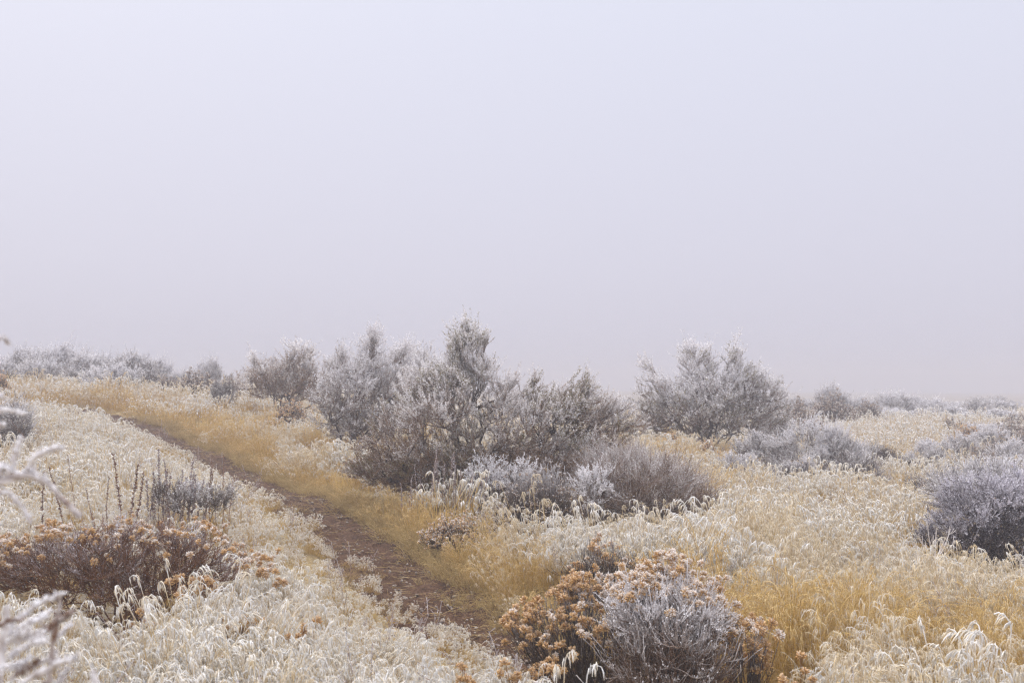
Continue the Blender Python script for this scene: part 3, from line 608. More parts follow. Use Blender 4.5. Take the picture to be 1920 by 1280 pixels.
# seed stalks: dock, mullein and goldenrod spikes, each plant a thing of its own
def stalks(t, spec, seed, fr, mat=M_seed, knob=.006, dens=120):
    """spec: (dx, dy, height, lean) of every stalk of the plant"""
    r = np.random.default_rng(seed); b = np.array(t.location)
    for dx, dy, h, ln in spec:
        a = Acc(); p0 = b + [dx, dy, -.03]; tp = b + [dx + ln, dy + ln * .3, h]; P = bez(p0[None], (p0 + [0, 0, h * .4])[None], (tp - [ln * .5, 0, h * .3])[None], tp[None], 10); P[:, 1:-1] += r.normal(0, .004, (1, 8, 3))
        a.tubes(P, np.linspace(.0040, .0022, 10)[None], np.clip(np.linspace(-.1, 1, 10)[None] * fr + r.normal(0, .1, (1, 10)), 0, 1), np.array([r.uniform(0, 1)]), 4)
        K = int(dens * h); tt = r.uniform(.42, 1, K) * 9; i = np.minimum(tt.astype(int), 8); g = (tt - i)[:, None]; p = P[0, i] * (1 - g) + P[0, i + 1] * g; d = nrm(rdir(r, K) * [1, 1, .5] + [0, 0, .5]); L = (knob * r.uniform(1, 2.8, K) * (1.15 - .5 * (tt / 9)))[:, None]
        a.tubes(np.stack([p, p + d * L * .5, p + d * L], 1), np.broadcast_to(np.array([.35, 1, .5]) * knob * .55, (K, 3)), np.clip(r.normal(fr * .8, .3, (K, 3)), 0, 1), r.uniform(0, 1, K), 3)
        part('stalk', a, mat, t)
GS = 'dark seed stalks standing in the frosted grass'
def px_stalks(name, lab, u, Y, lst, seed, fr, knob=.006, dens=120):
    g = ground_at(u, Y); t = thing(name, lab, 'plant', g, GS); k = Y / F; sp = []
    for du, vt, ln in lst:
        x = g[0] + du * k; ln = ln * 2.2 + np.random.default_rng(int(vt * 3 + du)).normal(0, 5); sp.append((du * k, np.random.default_rng(int(vt + du)).uniform(-.06, .06), at(u + du, vt, Y)[2] - g[2], ln * k))
    stalks(t, sp, seed, fr, knob=knob, dens=dens)
px_stalks('seed_stalk', 'rust brown dock stalk taller than the grass left of the grey cluster', 240, 8.2, [(0, 850, -4), (8, 870, 4), (16, 885, 8)], 51, .08, .010, 160)
px_stalks('seed_stalk', 'leaning dark seed spike left of the rust brown dock', 128, 7.9, [(0, 874, -14)], 52, .1, .008, 130)
px_stalks('seed_stalk', 'thin dark spike with a pale stem between the two dock plants', 146, 8.6, [(0, 852, -6)], 53, .2, .005, 60)
px_stalks('seed_stalk', 'short dark spike furthest left beside the leaning seed spike', 84, 7.6, [(0, 884, 1)], 54, .1, .009, 120)
px_stalks('seed_stalk', 'small broken dark stalk just before the grey cluster', 200, 8.0, [(0, 895, 3), (-14, 915, -12)], 55, .1, .007, 120)
px_stalks('seed_stalk', 'dense grey cluster of upright seed stalks on the trail bank', 330, 8.6, [(-48, 900, -2), (-40, 885, 2), (-28, 842, -2), (-26, 880, 3), (-18, 878, -2), (-10, 890, 4), (-3, 862, -3), (4, 880, 5), (12, 895, -2), (20, 885, 6), (28, 860, 2), (34, 890, 1), (-34, 905, 0), (0, 900, 2), (15, 906, -2), (40, 900, 5), (-44, 915, 4), (8, 915, 3), (22, 910, -4), (-14, 912, 2), (-22, 918, -3), (34, 912, 4), (48, 915, 6), (54, 905, 3)], 56, .5, .009, 190)
px_stalks('seed_stalk', 'dark knobbly stalk rising right of the grey cluster', 386, 8.8, [(0, 862, 0), (6, 885, 3)], 57, .12, .008, 150)
px_stalks('seed_stalk', 'single dark stalk nearest the trail edge', 421, 9.2, [(0, 852, 1), (8, 890, 6), (-6, 900, -3)], 58, .12, .007, 120)
px_stalks('seed_stalk', 'reddish frosted spikes in front of the left half of the largest shrub', 815, 10.6, [(-60, 905, -2), (-48, 890, 3), (-32, 872, -2), (-22, 895, 2), (-8, 858, 3), (-2, 845, -1), (6, 838, 2), (14, 870, 2), (24, 848, 1), (33, 870, 4), (42, 850, -2), (48, 880, 3), (58, 892, 5), (68, 885, 3), (80, 895, 6), (-40, 910, 0), (18, 905, 0), (92, 880, 4)], 59, .5, .0085, 120)
px_stalks('seed_stalk', 'sparse brown twigs on the skyline left of the trail bend', 70, 13.5, [(-6, 790, -14), (2, 782, -22), (10, 786, -30), (12, 800, -6)], 60, .1, .003, 20)

t = thing('sagebrush', 'low grey green leafy plant among the grey seed stalks', 'plant', ground_at(345, 8.5), GS)
sage(t, [E(300, 925, 8.5, 18, 26, .1), E(335, 930, 8.4, 20, 34, .1), E(362, 925, 8.6, 16, 24, .1), E(398, 938, 8.5, 26, 22, .15), E(430, 930, 8.6, 14, 26, .1)], 62, 8, 40, 200, 4, 8, .07, .02, .007, wood=M_woodg, leaf=M_leafg, fr=.38, rb=.005, low_dark=-.2, twr=.0016)

# pale dead skeleton weed at the foot of the thorny shrub
g = ground_at(1765, 8.0); t = thing('dead_weed', 'pale leafless frosted weed at the foot of the thorny shrub', 'plant', g)
r = np.random.default_rng(61); c0 = np.array(g); hub = at(1752, 1050, 8.0); a = Acc(); a.tubes(bez(c0[None], c0[None] + [[0, 0, .06]], hub[None] - [[0, 0, .05]], hub[None], 5), np.full((1, 5), .006), np.full((1, 5), .7), np.array([.5]), 5)
tp = np.array([at(u, v, 8.0 + dy) for u, v, dy in [(1712, 1015, .05), (1722, 1000, 0), (1738, 975, -.05), (1735, 1018, .1), (1755, 995, .02), (1772, 1005, -.04), (1782, 990, .05), (1790, 1012, 0), (1748, 1008, -.1), (1705, 1030, .02), (1765, 1020, .12)]]); h_ = np.repeat(hub[None], len(tp), 0)
Bq = bez(h_, h_ + (tp - h_) * [.5, .5, .15], h_ + (tp - h_) * [.8, .8, .6], tp, 7); a.tubes(Bq, np.broadcast_to(np.linspace(.0045, .003, 7), (len(tp), 7)), np.full((len(tp), 7), .8), r.uniform(0, 1, len(tp)), 4)
i = np.repeat(np.arange(len(tp)), 3); k = r.integers(3, 6, len(i)); p0 = Bq[i, k]; p1 = p0 + nrm(nrm(tp - h_)[i] + rdir(r, len(i)) * .6) * .07; a.tubes(np.stack([p0, (p0 + p1) / 2 + r.normal(0, .004, p0.shape), p1], 1), np.full((len(i), 3), .0024), np.full((len(i), 3), .85), r.uniform(0, 1, len(i)), 3)
part('stems', a, frosted('bleached_weed', (.42, .30, .24), (.5, .38, .30), (.8, .76, .76)), t)

# ------------------------------------------------------------------ shrubs of the right middle distance
GQ = 'frosted shrubs of the right middle distance'
def mid_sage(u, vt, wpx, Y, lab, seed, grp, fr=.55, leaf=None, wood=None, name='sagebrush', det=1.0, low=.1, hs=1.0):
    t = thing(name, lab, 'shrub', ground_at(u, Y), grp); k = Y / F; h = (at(u, vt, Y)[2] - t.location.z) * hs * 1.12; R = wpx * k / 2
    r = np.random.default_rng(seed); x0, y0, z0 = t.location; es = []
    for q in range(8):
        o_ = -.72 + 1.44 * q / 7 + r.uniform(-.1, .1); zt = h * (1 - .42 * o_ * o_) * r.uniform(.72, 1.06); es.append([x0 + o_ * R, y0 + r.uniform(-.3, .3) * R, z0 + zt * .55, R * r.uniform(.2, .38), R * .4, zt * .45])
    px = Y / 996.0
    sage(t, es, seed, 8, int(50 * det), int(330 * det), 5, 8, .1 * h + .05, max(.02, px * 1.5), max(.007, px * .55), wood=wood or M_woodg, leaf=leaf or M_leafg, fr=fr, rb=.012, low_dark=low, twr=max(.0022, px * .16))
    return t
def mid_rabbit(u, vt, wpx, Y, lab, seed, grp, mat, fr=.5, n=260, name='rabbitbrush'):
    t = thing(name, lab, 'shrub', ground_at(u, Y), grp); k = Y / F; h = at(u, vt, Y)[2] - t.location.z; R = wpx * k / 2; px = Y / 996.0
    tips, dirs, _ = fan(t, R, h, n, seed, r0=R * .3, sr=max(.0022, px * .17), br=3, bl=.14 * h, tipf=.5, lowz=.1)
    heads_stuff(t, tips, dirs, seed, mat, max(.022, px * 1.7), max(.0045, px * .40), fr, n * 2, 7)
    return t
mid_sage(1510, 785, 150, 16.5, 'pale blue frosted sagebrush topmost in the right middle clump', 71, GQ, .78)
mid_sage(1570, 795, 110, 16.2, 'pale upright frosted sagebrush at the right of the middle clump', 72, GQ, .75)
mid_sage(1590, 850, 130, 15.0, 'grey brown low sagebrush at the right end of the middle clump', 73, GQ, .32)
mid_sage(1420, 815, 110, 17.0, 'grey frosted sagebrush between tan heads and the middle clump', 74, GQ, .55)
mid_sage(1490, 860, 110, 15.2, 'dark grey sagebrush at the front of the middle clump', 75, GQ, .4, low=.0)
mid_rabbit(1255, 803, 80, 18.2, 'rust headed rabbitbrush at the foot of the lone pale shrub', 76, GQ, M_head, .25)
mid_rabbit(1320, 815, 70, 17.8, 'small tan rabbitbrush right of the rust headed one', 77, GQ, M_head, .4)
mid_rabbit(1215, 772, 50, 21, 'distant rust patch left of the lone pale shrub foot', 78, GQ, M_head, .3)
mid_rabbit(1790, 868, 110, 14.5, 'tan headed shrub above the dark thorny shrub', 79, GQ, M_headp, .5)
mid_sage(1700, 850, 60, 17, 'thin wispy weed clump in golden grass right of the middle clump', 80, GQ, .3, name='weed_clump', det=.6)
mid_sage(1760, 845, 90, 17.5, 'brownish sagebrush left of the tan headed shrub', 81, GQ, .45)
mid_rabbit(1880, 850, 110, 15.5, 'pale tan shrub at the right edge above the violet sagebrush', 82, GQ, M_headp, .65)
mid_sage(1800, 815, 120, 21, 'frosted sagebrush row behind, third from the right edge', 83, GQ, .6)
mid_rabbit(1870, 805, 100, 22, 'frosted tan rabbitbrush row behind, near the right edge', 84, GQ, M_headp, .6)
mid_rabbit(1810, 790, 60, 27, 'rusty rabbitbrush at the right end of the pale grass glade', 85, GQ, M_head, .4)
mid_sage(18, 745, 95, 14.0, 'grey frosted sagebrush at the left edge above the foreground branch', 86, 'shrubs along the left slope', .5, low=.1)
mid_rabbit(548, 728, 85, 21.5, 'rust tipped rabbitbrush before the rusty brown shrub', 87, 'shrubs along the left slope', M_head, .5)
mid_rabbit(0, 690, 40, 24, 'rust rabbitbrush at the left edge on the slope crest', 88, 'shrubs along the left slope', M_head, .35)
mid_sage(418, 715, 45, 26, 'small brown bush left of the rusty brown shrub', 89, 'shrubs along the left slope', .35)

mid_sage(1375, 850, 90, 15.6, 'small pale sagebrush at the left foot of the middle clump', 90, GQ, .7)
mid_sage(1640, 830, 90, 17.5, 'dark wispy sagebrush behind the right end of the middle clump', 91, GQ, .35)
mid_rabbit(1460, 800, 90, 18.5, 'tan headed rabbitbrush behind the middle clump', 92, GQ, M_headp, .6)
mid_sage(1720, 895, 70, 13.5, 'small dark grey shrub alone in golden grass left of the violet sagebrush', 93, GQ, .4)
mid_rabbit(1835, 830, 100, 17.5, 'tan shrub of the second row above the thorny shrub', 94, GQ, M_headp, .5)
mid_sage(1900, 825, 90, 19, 'grey shrub of the second row at the right edge', 95, GQ, .6)
mid_sage(1750, 822, 80, 22, 'pale low sagebrush at the right border of the glade', 96, GQ, .65)
mid_rabbit(1900, 780, 90, 27, 'tan rabbitbrush of the third row at the right edge', 97, GQ, M_headp, .6)
mid_sage(1850, 800, 80, 25, 'grey sagebrush of the third row near the right edge', 98, GQ, .6)
mid_sage(1140, 760, 80, 22, 'faint grey shrub low between the largest and the lone pale shrub', 99, GQ, .55)
mid_sage(1450, 775, 80, 22, 'grey frosted sagebrush at the right shoulder of the lone pale shrub', 100, GQ, .6)

# ------------------------------------------------------------------ skyline shrubs fading into the fog (shared prototypes)
P0 = (0, 55, 0)
def far_proto(seed, rabbit=False, fr=.5):
    t = thing('rabbitbrush' if rabbit else 'sagebrush', 'x', 'shrub', (0, 0, 0))
    if rabbit:
        tips, dirs, _ = fan(t, .7, 1.0, 260, seed, r0=.2, sr=.007, br=3, bl=.14, tipf=.4, lowz=.05)
        heads_stuff(t, tips, dirs, seed, M_headp, .05, .014, .55, 520, 6)
    else:
        r = np.random.default_rng(seed); es = [[r.uniform(-.5, .5), r.uniform(-.5, .5), (zz_ := r.uniform(.30, .62)), r.uniform(.18, .36), r.uniform(.2, .36), zz_ * .62] for _ in range(9)]
        sage(t, es, seed, 9, 60, 420, 4, 6, .17, .05, .016, wood=M_woodg, leaf=M_leafg, fr=fr + .12, rb=.014, low_dark=.3, twr=.005)  # extra frost pales the far shrubs, haze put into their colour beside the fog
    return t
FP = [far_proto(201), far_proto(202, fr=.4), far_proto(203, fr=.6), far_proto(204, True), far_proto(205, True)]
used = [False] * len(FP)
GL = 'hazy shrubs on the left skyline'; GRR = 'hazy shrubs on the right skyline'
far = [  # u, v top, width px, depth, prototype, label, group
    (-5, 655, 110, 30, 0, 'hazy grey shrub at the far left end of the skyline', GL),
    (35, 648, 90, 33, 1, 'hazy shrub second from the left end of the skyline', GL),
    (105, 640, 120, 33, 2, 'tallest hazy shrub on the left skyline', GL),
    (70, 665, 90, 30, 0, 'lower grey shrub in front of the tallest left skyline shrub', GL),
    (150, 660, 100, 30, 1, 'grey brown shrub right below the tallest left skyline shrub', GL),
    (195, 652, 110, 32, 0, 'pale twiggy shrub in the middle of the left skyline', GL),
    (250, 655, 110, 32, 1, 'dense grey shrub right of the pale twiggy one on the left skyline', GL),
    (215, 678, 120, 28.5, 2, 'low pale shrub before the middle of the left skyline', GL),
    (293, 668, 60, 33, 2, 'small hazy shrub ending the left skyline row', GL),
    (345, 684, 70, 33, 0, 'far faint shrub behind the tan rabbitbrush on the left skyline', GL),
    (400, 668, 60, 36, 1, 'faint pointed shrub above the gap on the left skyline', GL),
    (370, 676, 60, 36, 2, 'faint rounded shrub left of the pointed one on the left skyline', GL),
    (368, 690, 130, 28, 3, 'tan rabbitbrush mound right of the left skyline row', GL),
    (320, 700, 80, 28, 4, 'small pale rabbitbrush left of the tan mound', GL),
    (440, 700, 60, 29, 4, 'tan bush between the mound and the rusty brown shrub', GL),
    (1040, 715, 70, 42, 2, 'faint shrub seen through the gap right of the spire', GRR),
    (1105, 718, 90, 40, 3, 'faint tan shrub in the gap between the two large shrubs', GRR),
    (1165, 735, 60, 40, 0, 'faint low shrub at the left of the lone pale shrub', GRR),
    (1485, 740, 90, 30, 4, 'tan rabbitbrush just right of the lone pale shrub', GRR),
    (1515, 758, 80, 27, 3, 'small dark tan shrub at the near edge of the pale glade', GRR),
    (1555, 717, 90, 44, 1, 'violet skyline shrub right of the lone pale shrub', GRR),
    (1560, 730, 110, 34, 3, 'large tan rabbitbrush below the violet skyline shrub', GRR),
    (1625, 745, 80, 36, 4, 'tan shrub in the left part of the glade back', GRR),
    (1665, 724, 90, 46, 0, 'domed violet shrub in the middle of the right skyline', GRR),
    (1610, 740, 70, 44, 2, 'faint shrub left of the domed violet one', GRR),
    (1715, 740, 60, 46, 1, 'faint shrub right of the domed violet one', GRR),
    (1700, 760, 110, 38, 0, 'grey shrub below the domed violet shrub', GRR),
    (1765, 745, 90, 45, 2, 'faint shrub mid right on the skyline', GRR),
    (1780, 760, 100, 37, 1, 'dark grey shrub at the back of the glade', GRR),
    (1820, 748, 90, 44, 0, 'faint spiky shrub fourth from the right end of the skyline', GRR),
    (1870, 748, 90, 46, 1, 'faint shrub second from the right end of the skyline', GRR),
    (1925, 750, 100, 45, 2, 'faint shrub at the right end of the skyline', GRR),
    (1850, 765, 110, 35, 2, 'pale grey shrub below the right end of the skyline', GRR),
    (1910, 772, 100, 32, 3, 'tan shrub at the right edge below the skyline', GRR),
    (1790, 780, 70, 31, 4, 'tan tufted shrub at the right side of the glade', GRR),
    (1850, 785, 90, 28, 0, 'frosted grey shrub between tan ones on the right slope', GRR),
    (1740, 772, 60, 36, 3, 'small tan shrub at the glade back corner', GRR),
    (1920, 800, 90, 25, 4, 'pale shrub at the right edge above the tan row', GRR),
]
rr = np.random.default_rng(99)
for (u, vt, wp, Y, k, lab, grp) in far:
    g = ground_at(u, Y); hh = at(u, vt, Y)[2] - g[2]; R = wp * Y / F / 2; s = (R / .72, R / .72, max(hh, .35) / (1.0 if k > 2 else .98)); rz = rr.uniform(0, 6.28)
    if not used[k]:
        used[k] = True; o = FP[k]; o.location = g; o.rotation_euler = (0, 0, rz); o.scale = s; o['label'] = lab; o['group'] = grp
    else: dup(FP[k], g, rz, s, lab, grp)

# ------------------------------------------------------------------ near grass tufts that stand out, each a thing
GT = 'thickly frosted grass tufts near the bottom'
for i, (u, v, Y, n_, lab) in enumerate([(385, 1120, 5.2, 70, 'white arching grass tuft over the right end of the wide shrub'), (435, 1085, 5.4, 60, 'tallest hooped white grass tuft beside the rust heads'), (375, 1215, 4.4, 70, 'white curled grass tuft below the wide shrub'), (770, 1240, 4.2, 110, 'thick white grass tuft at the bottom left of centre'), (860, 1245, 4.3, 60, 'smaller white grass tuft right of the thick one'), (1850, 1245, 4.4, 80, 'white hooped grass tuft at the bottom right corner'), (1790, 1262, 4.3, 50, 'small white grass tuft left of the corner tuft'), (1585, 1225, 4.6, 60, 'white grass tuft right of the front shrub'), (1130, 985, 9.2, 90, 'cream rounded grass tuft behind the rust tipped rabbitbrush')]):
    c = at(u, v, Y); g = (c[0], c[1], H(c[0], c[1])); h = max(c[2] - g[2], .3)
    o = bpy.data.objects.new('grass_tuft', clump(700 + i, int(n_ * 1.7), .09, min(h * .9, .44), 1.2, 10, .8, 2.9, .3, .3, 11).mesh('grass_tuft', M_grass)); o.location = g; tag(link(o), lab, 'grass tuft', GT)

# ------------------------------------------------------------------ rime covered shrub close to the camera at the left edge (out of focus)
t = thing('foreground_shrub', 'blurred rime covered branches reaching in at the left edge, close to the lens', 'shrub', (-1.25, 1.5, H(-1.25, 1.5)))
def rime(spec, name, seed, fr=1.0):
    r = np.random.default_rng(seed); a = Acc()
    for pts_, w0, w1, fz in spec:
        P = np.array([at(*q) for q in pts_]); s = np.linspace(0, len(P) - 1, 16); Q = np.stack([np.interp(s, np.arange(len(P)), P[:, k]) for k in range(3)], 1); Q[1:-1] = (Q[:-2] + Q[1:-1] * 2 + Q[2:]) / 4; Q += r.normal(0, .0012, Q.shape)
        rad = np.linspace(w0, w1, 16) * .8 * r.uniform(.7, 1.2, 16); a.tubes(Q[None], rad[None], np.clip(r.normal(fz, .25, (1, 16)), 0, 1), np.array([r.uniform()]), 7)
        K = 90; tt = r.uniform(0, 15, K); i = np.minimum(tt.astype(int), 14); g = (tt - i)[:, None]; p = Q[i] * (1 - g) + Q[i + 1] * g; d = nrm(rdir(r, K) + [0, 0, .35]); L = (w1 + .002) * r.uniform(.6, 1.7, K)
        a.tubes(np.stack([p, p + d * L[:, None] * .6, p + d * L[:, None]], 1), np.broadcast_to([.0012, .0011, .0004], (K, 3)), np.clip(r.normal(fz + .15, .2, (K, 3)), 0, 1), r.uniform(0, 1, K), 3)
    return part(name, a, M_fore, t)
Yf = 1.35
rime([([(-420, 960, 1.45), (-120, 920, Yf), (0, 905, Yf), (60, 885, Yf), (110, 925, Yf), (150, 968, Yf)], .007, .0042, .55),
      ([(-40, 915, Yf), (40, 895, Yf), (62, 860, Yf), (95, 840, Yf), (118, 838, Yf)], .0055, .0048, .95),
      ([(15, 905, Yf), (25, 860, Yf), (38, 818, Yf)], .004, .0040, .9), ([(-60, 880, Yf), (5, 875, Yf), (18, 888, Yf)], .004, .004, .9),
      ([(-60, 930, Yf), (20, 920, Yf), (62, 980, Yf)], .0038, .0035, .85), ([(-80, 860, Yf), (-10, 868, Yf), (80, 905, Yf)], .0035, .003, .9),
      ([(30, 900, Yf), (55, 880, Yf), (88, 900, Yf)], .003, .003, .8), ([(-10, 950, Yf), (-5, 900, Yf), (8, 870, Yf)], .0035, .0035, .9)], 'branch', 1)
rime([([(-200, 820, 1.5), (-40, 768, 1.4), (10, 768, 1.4), (48, 776, 1.4)], .004, .0036, .9), ([(-60, 700, 1.5), (-10, 740, 1.4), (8, 745, 1.4)], .0035, .003, .8), ([(-120, 600, 1.5), (-20, 628, 1.4), (8, 634, 1.4), (14, 642, 1.4)], .003, .0026, .6), ([(-60, 800, 1.4), (8, 795, 1.4)], .003, .003, .9)], 'upper_branch', 2)
r = np.random.default_rng(3); Yl = 1.25; sp = [([(-60, 1420, Yl), (0, 1300, Yl), (5, 1200, Yl), (15, 1135, Yl)], .006, .005, .8), ([(80, 1380, Yl), (95, 1260, Yl), (105, 1180, Yl), (112, 1115, Yl)], .004, .0035, .25), ([(182, 1400, Yl), (180, 1330, Yl), (178, 1255, Yl)], .0045, .005, 1.0), ([(-30, 1330, Yl), (60, 1270, Yl), (110, 1240, Yl), (145, 1232, Yl)], .006, .005, .9)]
for i in range(40):
    u0 = r.uniform(-40, 110); v0 = r.uniform(1120, 1330); du = r.uniform(15, 60); y_ = Yl + r.uniform(-.1, .12); sp.append(([(u0, v0 + 12, y_), (u0 + du * .5, v0, y_), (u0 + du, v0 - r.uniform(-4, 26), y_)], .0022, r.uniform(.0015, .0028), r.choice([1.0, .8, .05], p=[.5, .3, .2])))
rime(sp, 'lower_branch', 4)
a = Acc(); b0 = np.array(t.location); ends = np.array([at(-420, 960, 1.45), at(-200, 820, 1.5), at(-60, 700, 1.5), at(-120, 600, 1.5), at(-60, 1420, Yl), at(80, 1380, Yl), at(182, 1400, Yl), at(-30, 1330, Yl)]); s0 = np.repeat(b0[None], len(ends), 0)
a.tubes(bez(s0, s0 + [0, 0, .4], ends - (ends - s0) * [.4, .4, .1], ends, 10), np.broadcast_to(np.linspace(.014, .006, 10), (len(ends), 10)), np.full((len(ends), 10), .5), np.full(len(ends), .5), 7); part('trunk', a, M_fore, t)

# ------------------------------------------------------------------ the meadow grass
BANDS = [(1.6, 9.5, 34, 0), (9.5, 21, 24, 1), (21, 44, 9, 2), (44, 75, 4.5, 2)]
pts, idx, scl, rot = [], [], [], []
for r0, r1, dens, lod in BANDS:
    A = math.radians(41); n = int(dens * A * (r1 ** 2 - r0 ** 2))
    rr = np.sqrt(rng.uniform(r0 ** 2, r1 ** 2, n)); aa = rng.uniform(-A, A, n)
    x, y = rr * np.sin(aa), rr * np.cos(aa); d = path_side(x, y)
    hw = np.where(d < 0, .42, .44) + .22 * (vn(x, y, .35, 3) - .5) + .1 * (vn(x, y, .9, 5) - .5)
    hw = hw - .12 * np.clip((9.5 - y) / 2, 0, 1)
    keep = (np.abs(d) > hw) & ((vn(x, y, .8, 9) > .16) | (rng.uniform(size=n) < .5))
    x, y, d = x[keep], y[keep], d[keep]; n = len(x); z = HA(x, y)
    # how frosted the heads are, patch by patch over the meadow
    frost = .64 + 1.25 * (vn(x, y, 1.7, 1) - .5) + .5 * (vn(x, y, .6, 2) - .5)
    frost += np.where(d < 0, .62, -.02)                                   # windward bank left of the trail
    frost -= .55 * np.exp(-((d - .55) / .28) ** 2) * (d > 0) * (y < 24)    # sheltered strip right of the trail
    frost -= .75 * np.exp(-((x - 2.6) / 1.9) ** 2 - ((y - 5.3) / 1.3) ** 2)  # golden patch at the near right
    bank = np.exp(-((d - 1.45) / .6) ** 2) * (y > 7.6) * (y < 13.5); frost += .75 * bank
    frost -= .35 * np.exp(-((x + 4.6) / 2.2) ** 2 - ((y - 20) / 4) ** 2)
    frost += .5 * np.clip((y - 22) / 8, 0, 1) * (x > 4) + .3 * np.clip((y - 14) / 6, 0, 1) * (d < -.3) + .25 * (y > 26)
    k = rng.integers(0, 3, n); frost += rng.normal(0, .16, n); ty = np.where(frost > .66, 0, np.where(frost > .22, 1, 2))
    tb = np.zeros((3, 5), int)
    for q, nm in enumerate(('heavy', 'mid', 'gold')):
        L_ = TYPES[nm, lod]; tb[q] = [L_[j % len(L_)] for j in range(5)]
    ii = tb[ty, rng.integers(0, 5, n)]
    s = rng.uniform(.65, 1.2, n) * (.50 + .78 * vn(x, y, .42, 4) + .28 * vn(x, y, 1.7, 14))
    s *= np.where(d < 0, np.clip(.36 + (np.abs(d) - .45) * .55, .33, 1), np.clip(.75 + (np.abs(d) - .45) * 1.1, .7, 1.15))
    s *= 1 + .28 * bank
    for bx_, by_, brx, bry in bare:
        q = ((x - bx_) / brx) ** 2 + ((y - by_) / bry) ** 2; s *= np.where(q < 1, .38, np.clip(.38 + .62 * (np.sqrt(q) - 1) / .7, .38, 1))
    tilt = rng.normal(0, .2, (n, 2)) * np.where(vn(x, y, .5, 21) > .8, 3.2, 1)[:, None]; tn_ = np.clip(1 - (np.abs(d) - .45) / .5, 0, 1)
    tilt[:, 1] += -np.sign(d) * tn_ * .38          # edge tufts lean over the trail
    zz = rng.uniform(-.6, .6, n) + np.where(rng.uniform(size=n) < .5, 0, math.pi) * (tn_ < .2)
    pts.append(np.stack([x, y, z], -1)); idx.append(ii); scl.append(s); rot.append(np.stack([tilt[:, 0], tilt[:, 1], zz + (tn_ < .2) * rng.uniform(0, 6.28, n)], -1))
grass = scatter('frosted_grass', 'dry golden cheatgrass with white frosted drooping heads covering the meadow', np.concatenate(pts), np.concatenate(rot), np.concatenate(scl), np.concatenate(idx))
# thin dead forbs scattered through the grass
n = 900; rr = np.sqrt(rng.uniform(9, 900, n)); aa = rng.uniform(-.7, .7, n); x, y = rr * np.sin(aa), rr * np.cos(aa); ok = np.abs(path_side(x, y)) > .7; x, y = x[ok], y[ok]; n = len(x)
scatter('dead_weeds', 'thin brown dead weed stems scattered through the frosted grass', np.stack([x, y, HA(x, y)], -1), np.stack([rng.normal(0, .15, n), rng.normal(0, .15, n), rng.uniform(0, 6.28, n)], -1), rng.uniform(.7, 1.15, n), rng.choice(WEED, n))
# scrub beyond the last shrubs, dissolving in the fog
n = 800; y = rng.uniform(40, 150, n); x = rng.uniform(-1, 1, n) * y * .8; keep = ~((x < 10 + np.maximum(50 - y, 0) * .35) & (y < 60)) & ((y > 50) | (rng.uniform(size=n) < .8)); x, y = x[keep], y[keep]; n = len(x)
scatter('far_scrub', 'far scrub dissolving in the fog behind the skyline shrubs', np.stack([x, y, HA(x, y)], -1), np.stack([np.zeros(n), np.zeros(n), rng.uniform(0, 6.28, n)], -1), rng.uniform(.45, 1.0, n), rng.choice(SCRUB, n))
# straw lying matted on the trail's right margin
n = 620; k = rng.integers(6, 235, n); dd = np.abs(rng.normal(.47, .07, n)) * np.where(rng.uniform(size=n) < .86, 1, -1)
low = (pc[k, 1] < 8.3) & (pc[k, 1] > 6.2) & (rng.uniform(size=n) < .5); dd = np.where(low, rng.uniform(.05, .6, n), dd)
x = pc[k, 0] + nn[k, 0] * dd + rng.normal(0, .05, n); y = pc[k, 1] + nn[k, 1] * dd + rng.normal(0, .05, n)
z = HA(x, y) - .015
scatter('matted_straw', 'flattened golden straw lying along the margin of the dirt trail', np.stack([x, y, z], -1), np.stack([rng.normal(0, .12, n), rng.normal(0, .12, n) , rng.uniform(0, 6.28, n)], -1), np.where(low, rng.uniform(.25, .5, n), rng.uniform(.45, .95, n)) * np.where(dd < 0, .6, 1), rng.choice(TYPES['matted', 0], n))

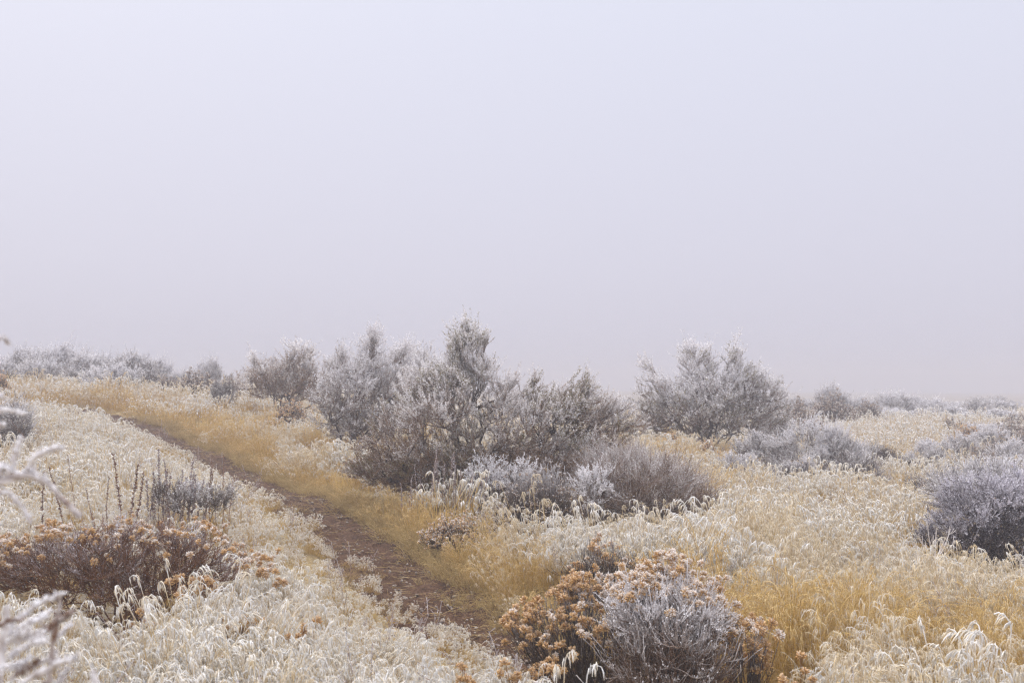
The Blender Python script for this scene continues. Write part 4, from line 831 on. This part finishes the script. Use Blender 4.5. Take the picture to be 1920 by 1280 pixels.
# small stones and litter on the trail
r = np.random.default_rng(77); n = 1100; k = r.integers(5, 240, n); dd = r.normal(0, .25, n); x = pc[k, 0] + nn[k, 0] * dd; y = pc[k, 1] + nn[k, 1] * dd; z = H0(x, y) - .045; a = Acc()
s = r.uniform(.004, .016, n)[:, None]; d = nrm(rdir(r, n) * [1, 1, .2]); c = np.stack([x, y, z], -1); a.tubes(np.stack([c - d * s, c - d * s * .5, c + d * s * .5, c + d * s], 1), s * np.array([.3, .8, .75, .3]), np.zeros((n, 4)), r.uniform(0, 1, n), 5)
o = link(bpy.data.objects.new('pebbles', a.mesh('pebbles', frosted('pebble', (.16, .12, .10), (.34, .29, .25))))); tag(o, 'small stones and crumbs of earth lying on the dirt trail', kind='stuff')
n = 2600; k = r.integers(5, 240, n); dd = r.normal(.15, .3, n); x = pc[k, 0] + nn[k, 0] * dd; y = pc[k, 1] + nn[k, 1] * dd; z = H0(x, y) - .040; c = np.stack([x, y, z], -1); d = nrm(rdir(r, n) * [1, 1, .12]) * r.uniform(.02, .09, (n, 1)); a = Acc()
a.tubes(np.stack([c - d, c + r.normal(0, .006, (n, 3)) * [1, 1, .3], c + d], 1), np.full((n, 3), .0010), np.clip(r.normal(0, .2, (n, 3)), 0, 1), r.uniform(0, 1, n), 3)
o = link(bpy.data.objects.new('loose_straw', a.mesh('loose_straw', M_mat))); tag(o, 'loose dry straws scattered on the dirt trail', kind='stuff')

# ------------------------------------------------------------------ the fog
zmin = float(GZ.min()) - 1.0; ztop = 6.0
bx = [(-320, -80), (320, -80), (320, 360), (-320, 360)]
hv = [(x_, y_, zmin) for x_, y_ in bx] + [(x_, y_, ztop) for x_, y_ in bx]
hm = bpy.data.meshes.new('haze'); hm.from_pydata(hv, [], [(3, 2, 1, 0), (4, 5, 6, 7), (0, 1, 5, 4), (1, 2, 6, 5), (2, 3, 7, 6), (3, 0, 4, 7)]); hm.update()
hz = link(bpy.data.objects.new('haze', hm)); hz['kind'] = 'stuff'; hz['label'] = 'pale freezing fog over the meadow'
mh = bpy.data.materials.new('fog'); mh.use_nodes = True; nt = mh.node_tree; nt.nodes.clear()
oo = nt.nodes.new('ShaderNodeOutputMaterial'); pv = nt.nodes.new('ShaderNodeVolumePrincipled'); pv.inputs['Color'].default_value = (.605, .607, .685, 1); pv.inputs['Density'].default_value = .0080; pv.inputs['Anisotropy'].default_value = 0.0
nt.links.new(pv.outputs[0], oo.inputs['Volume']); hm.materials.append(mh)
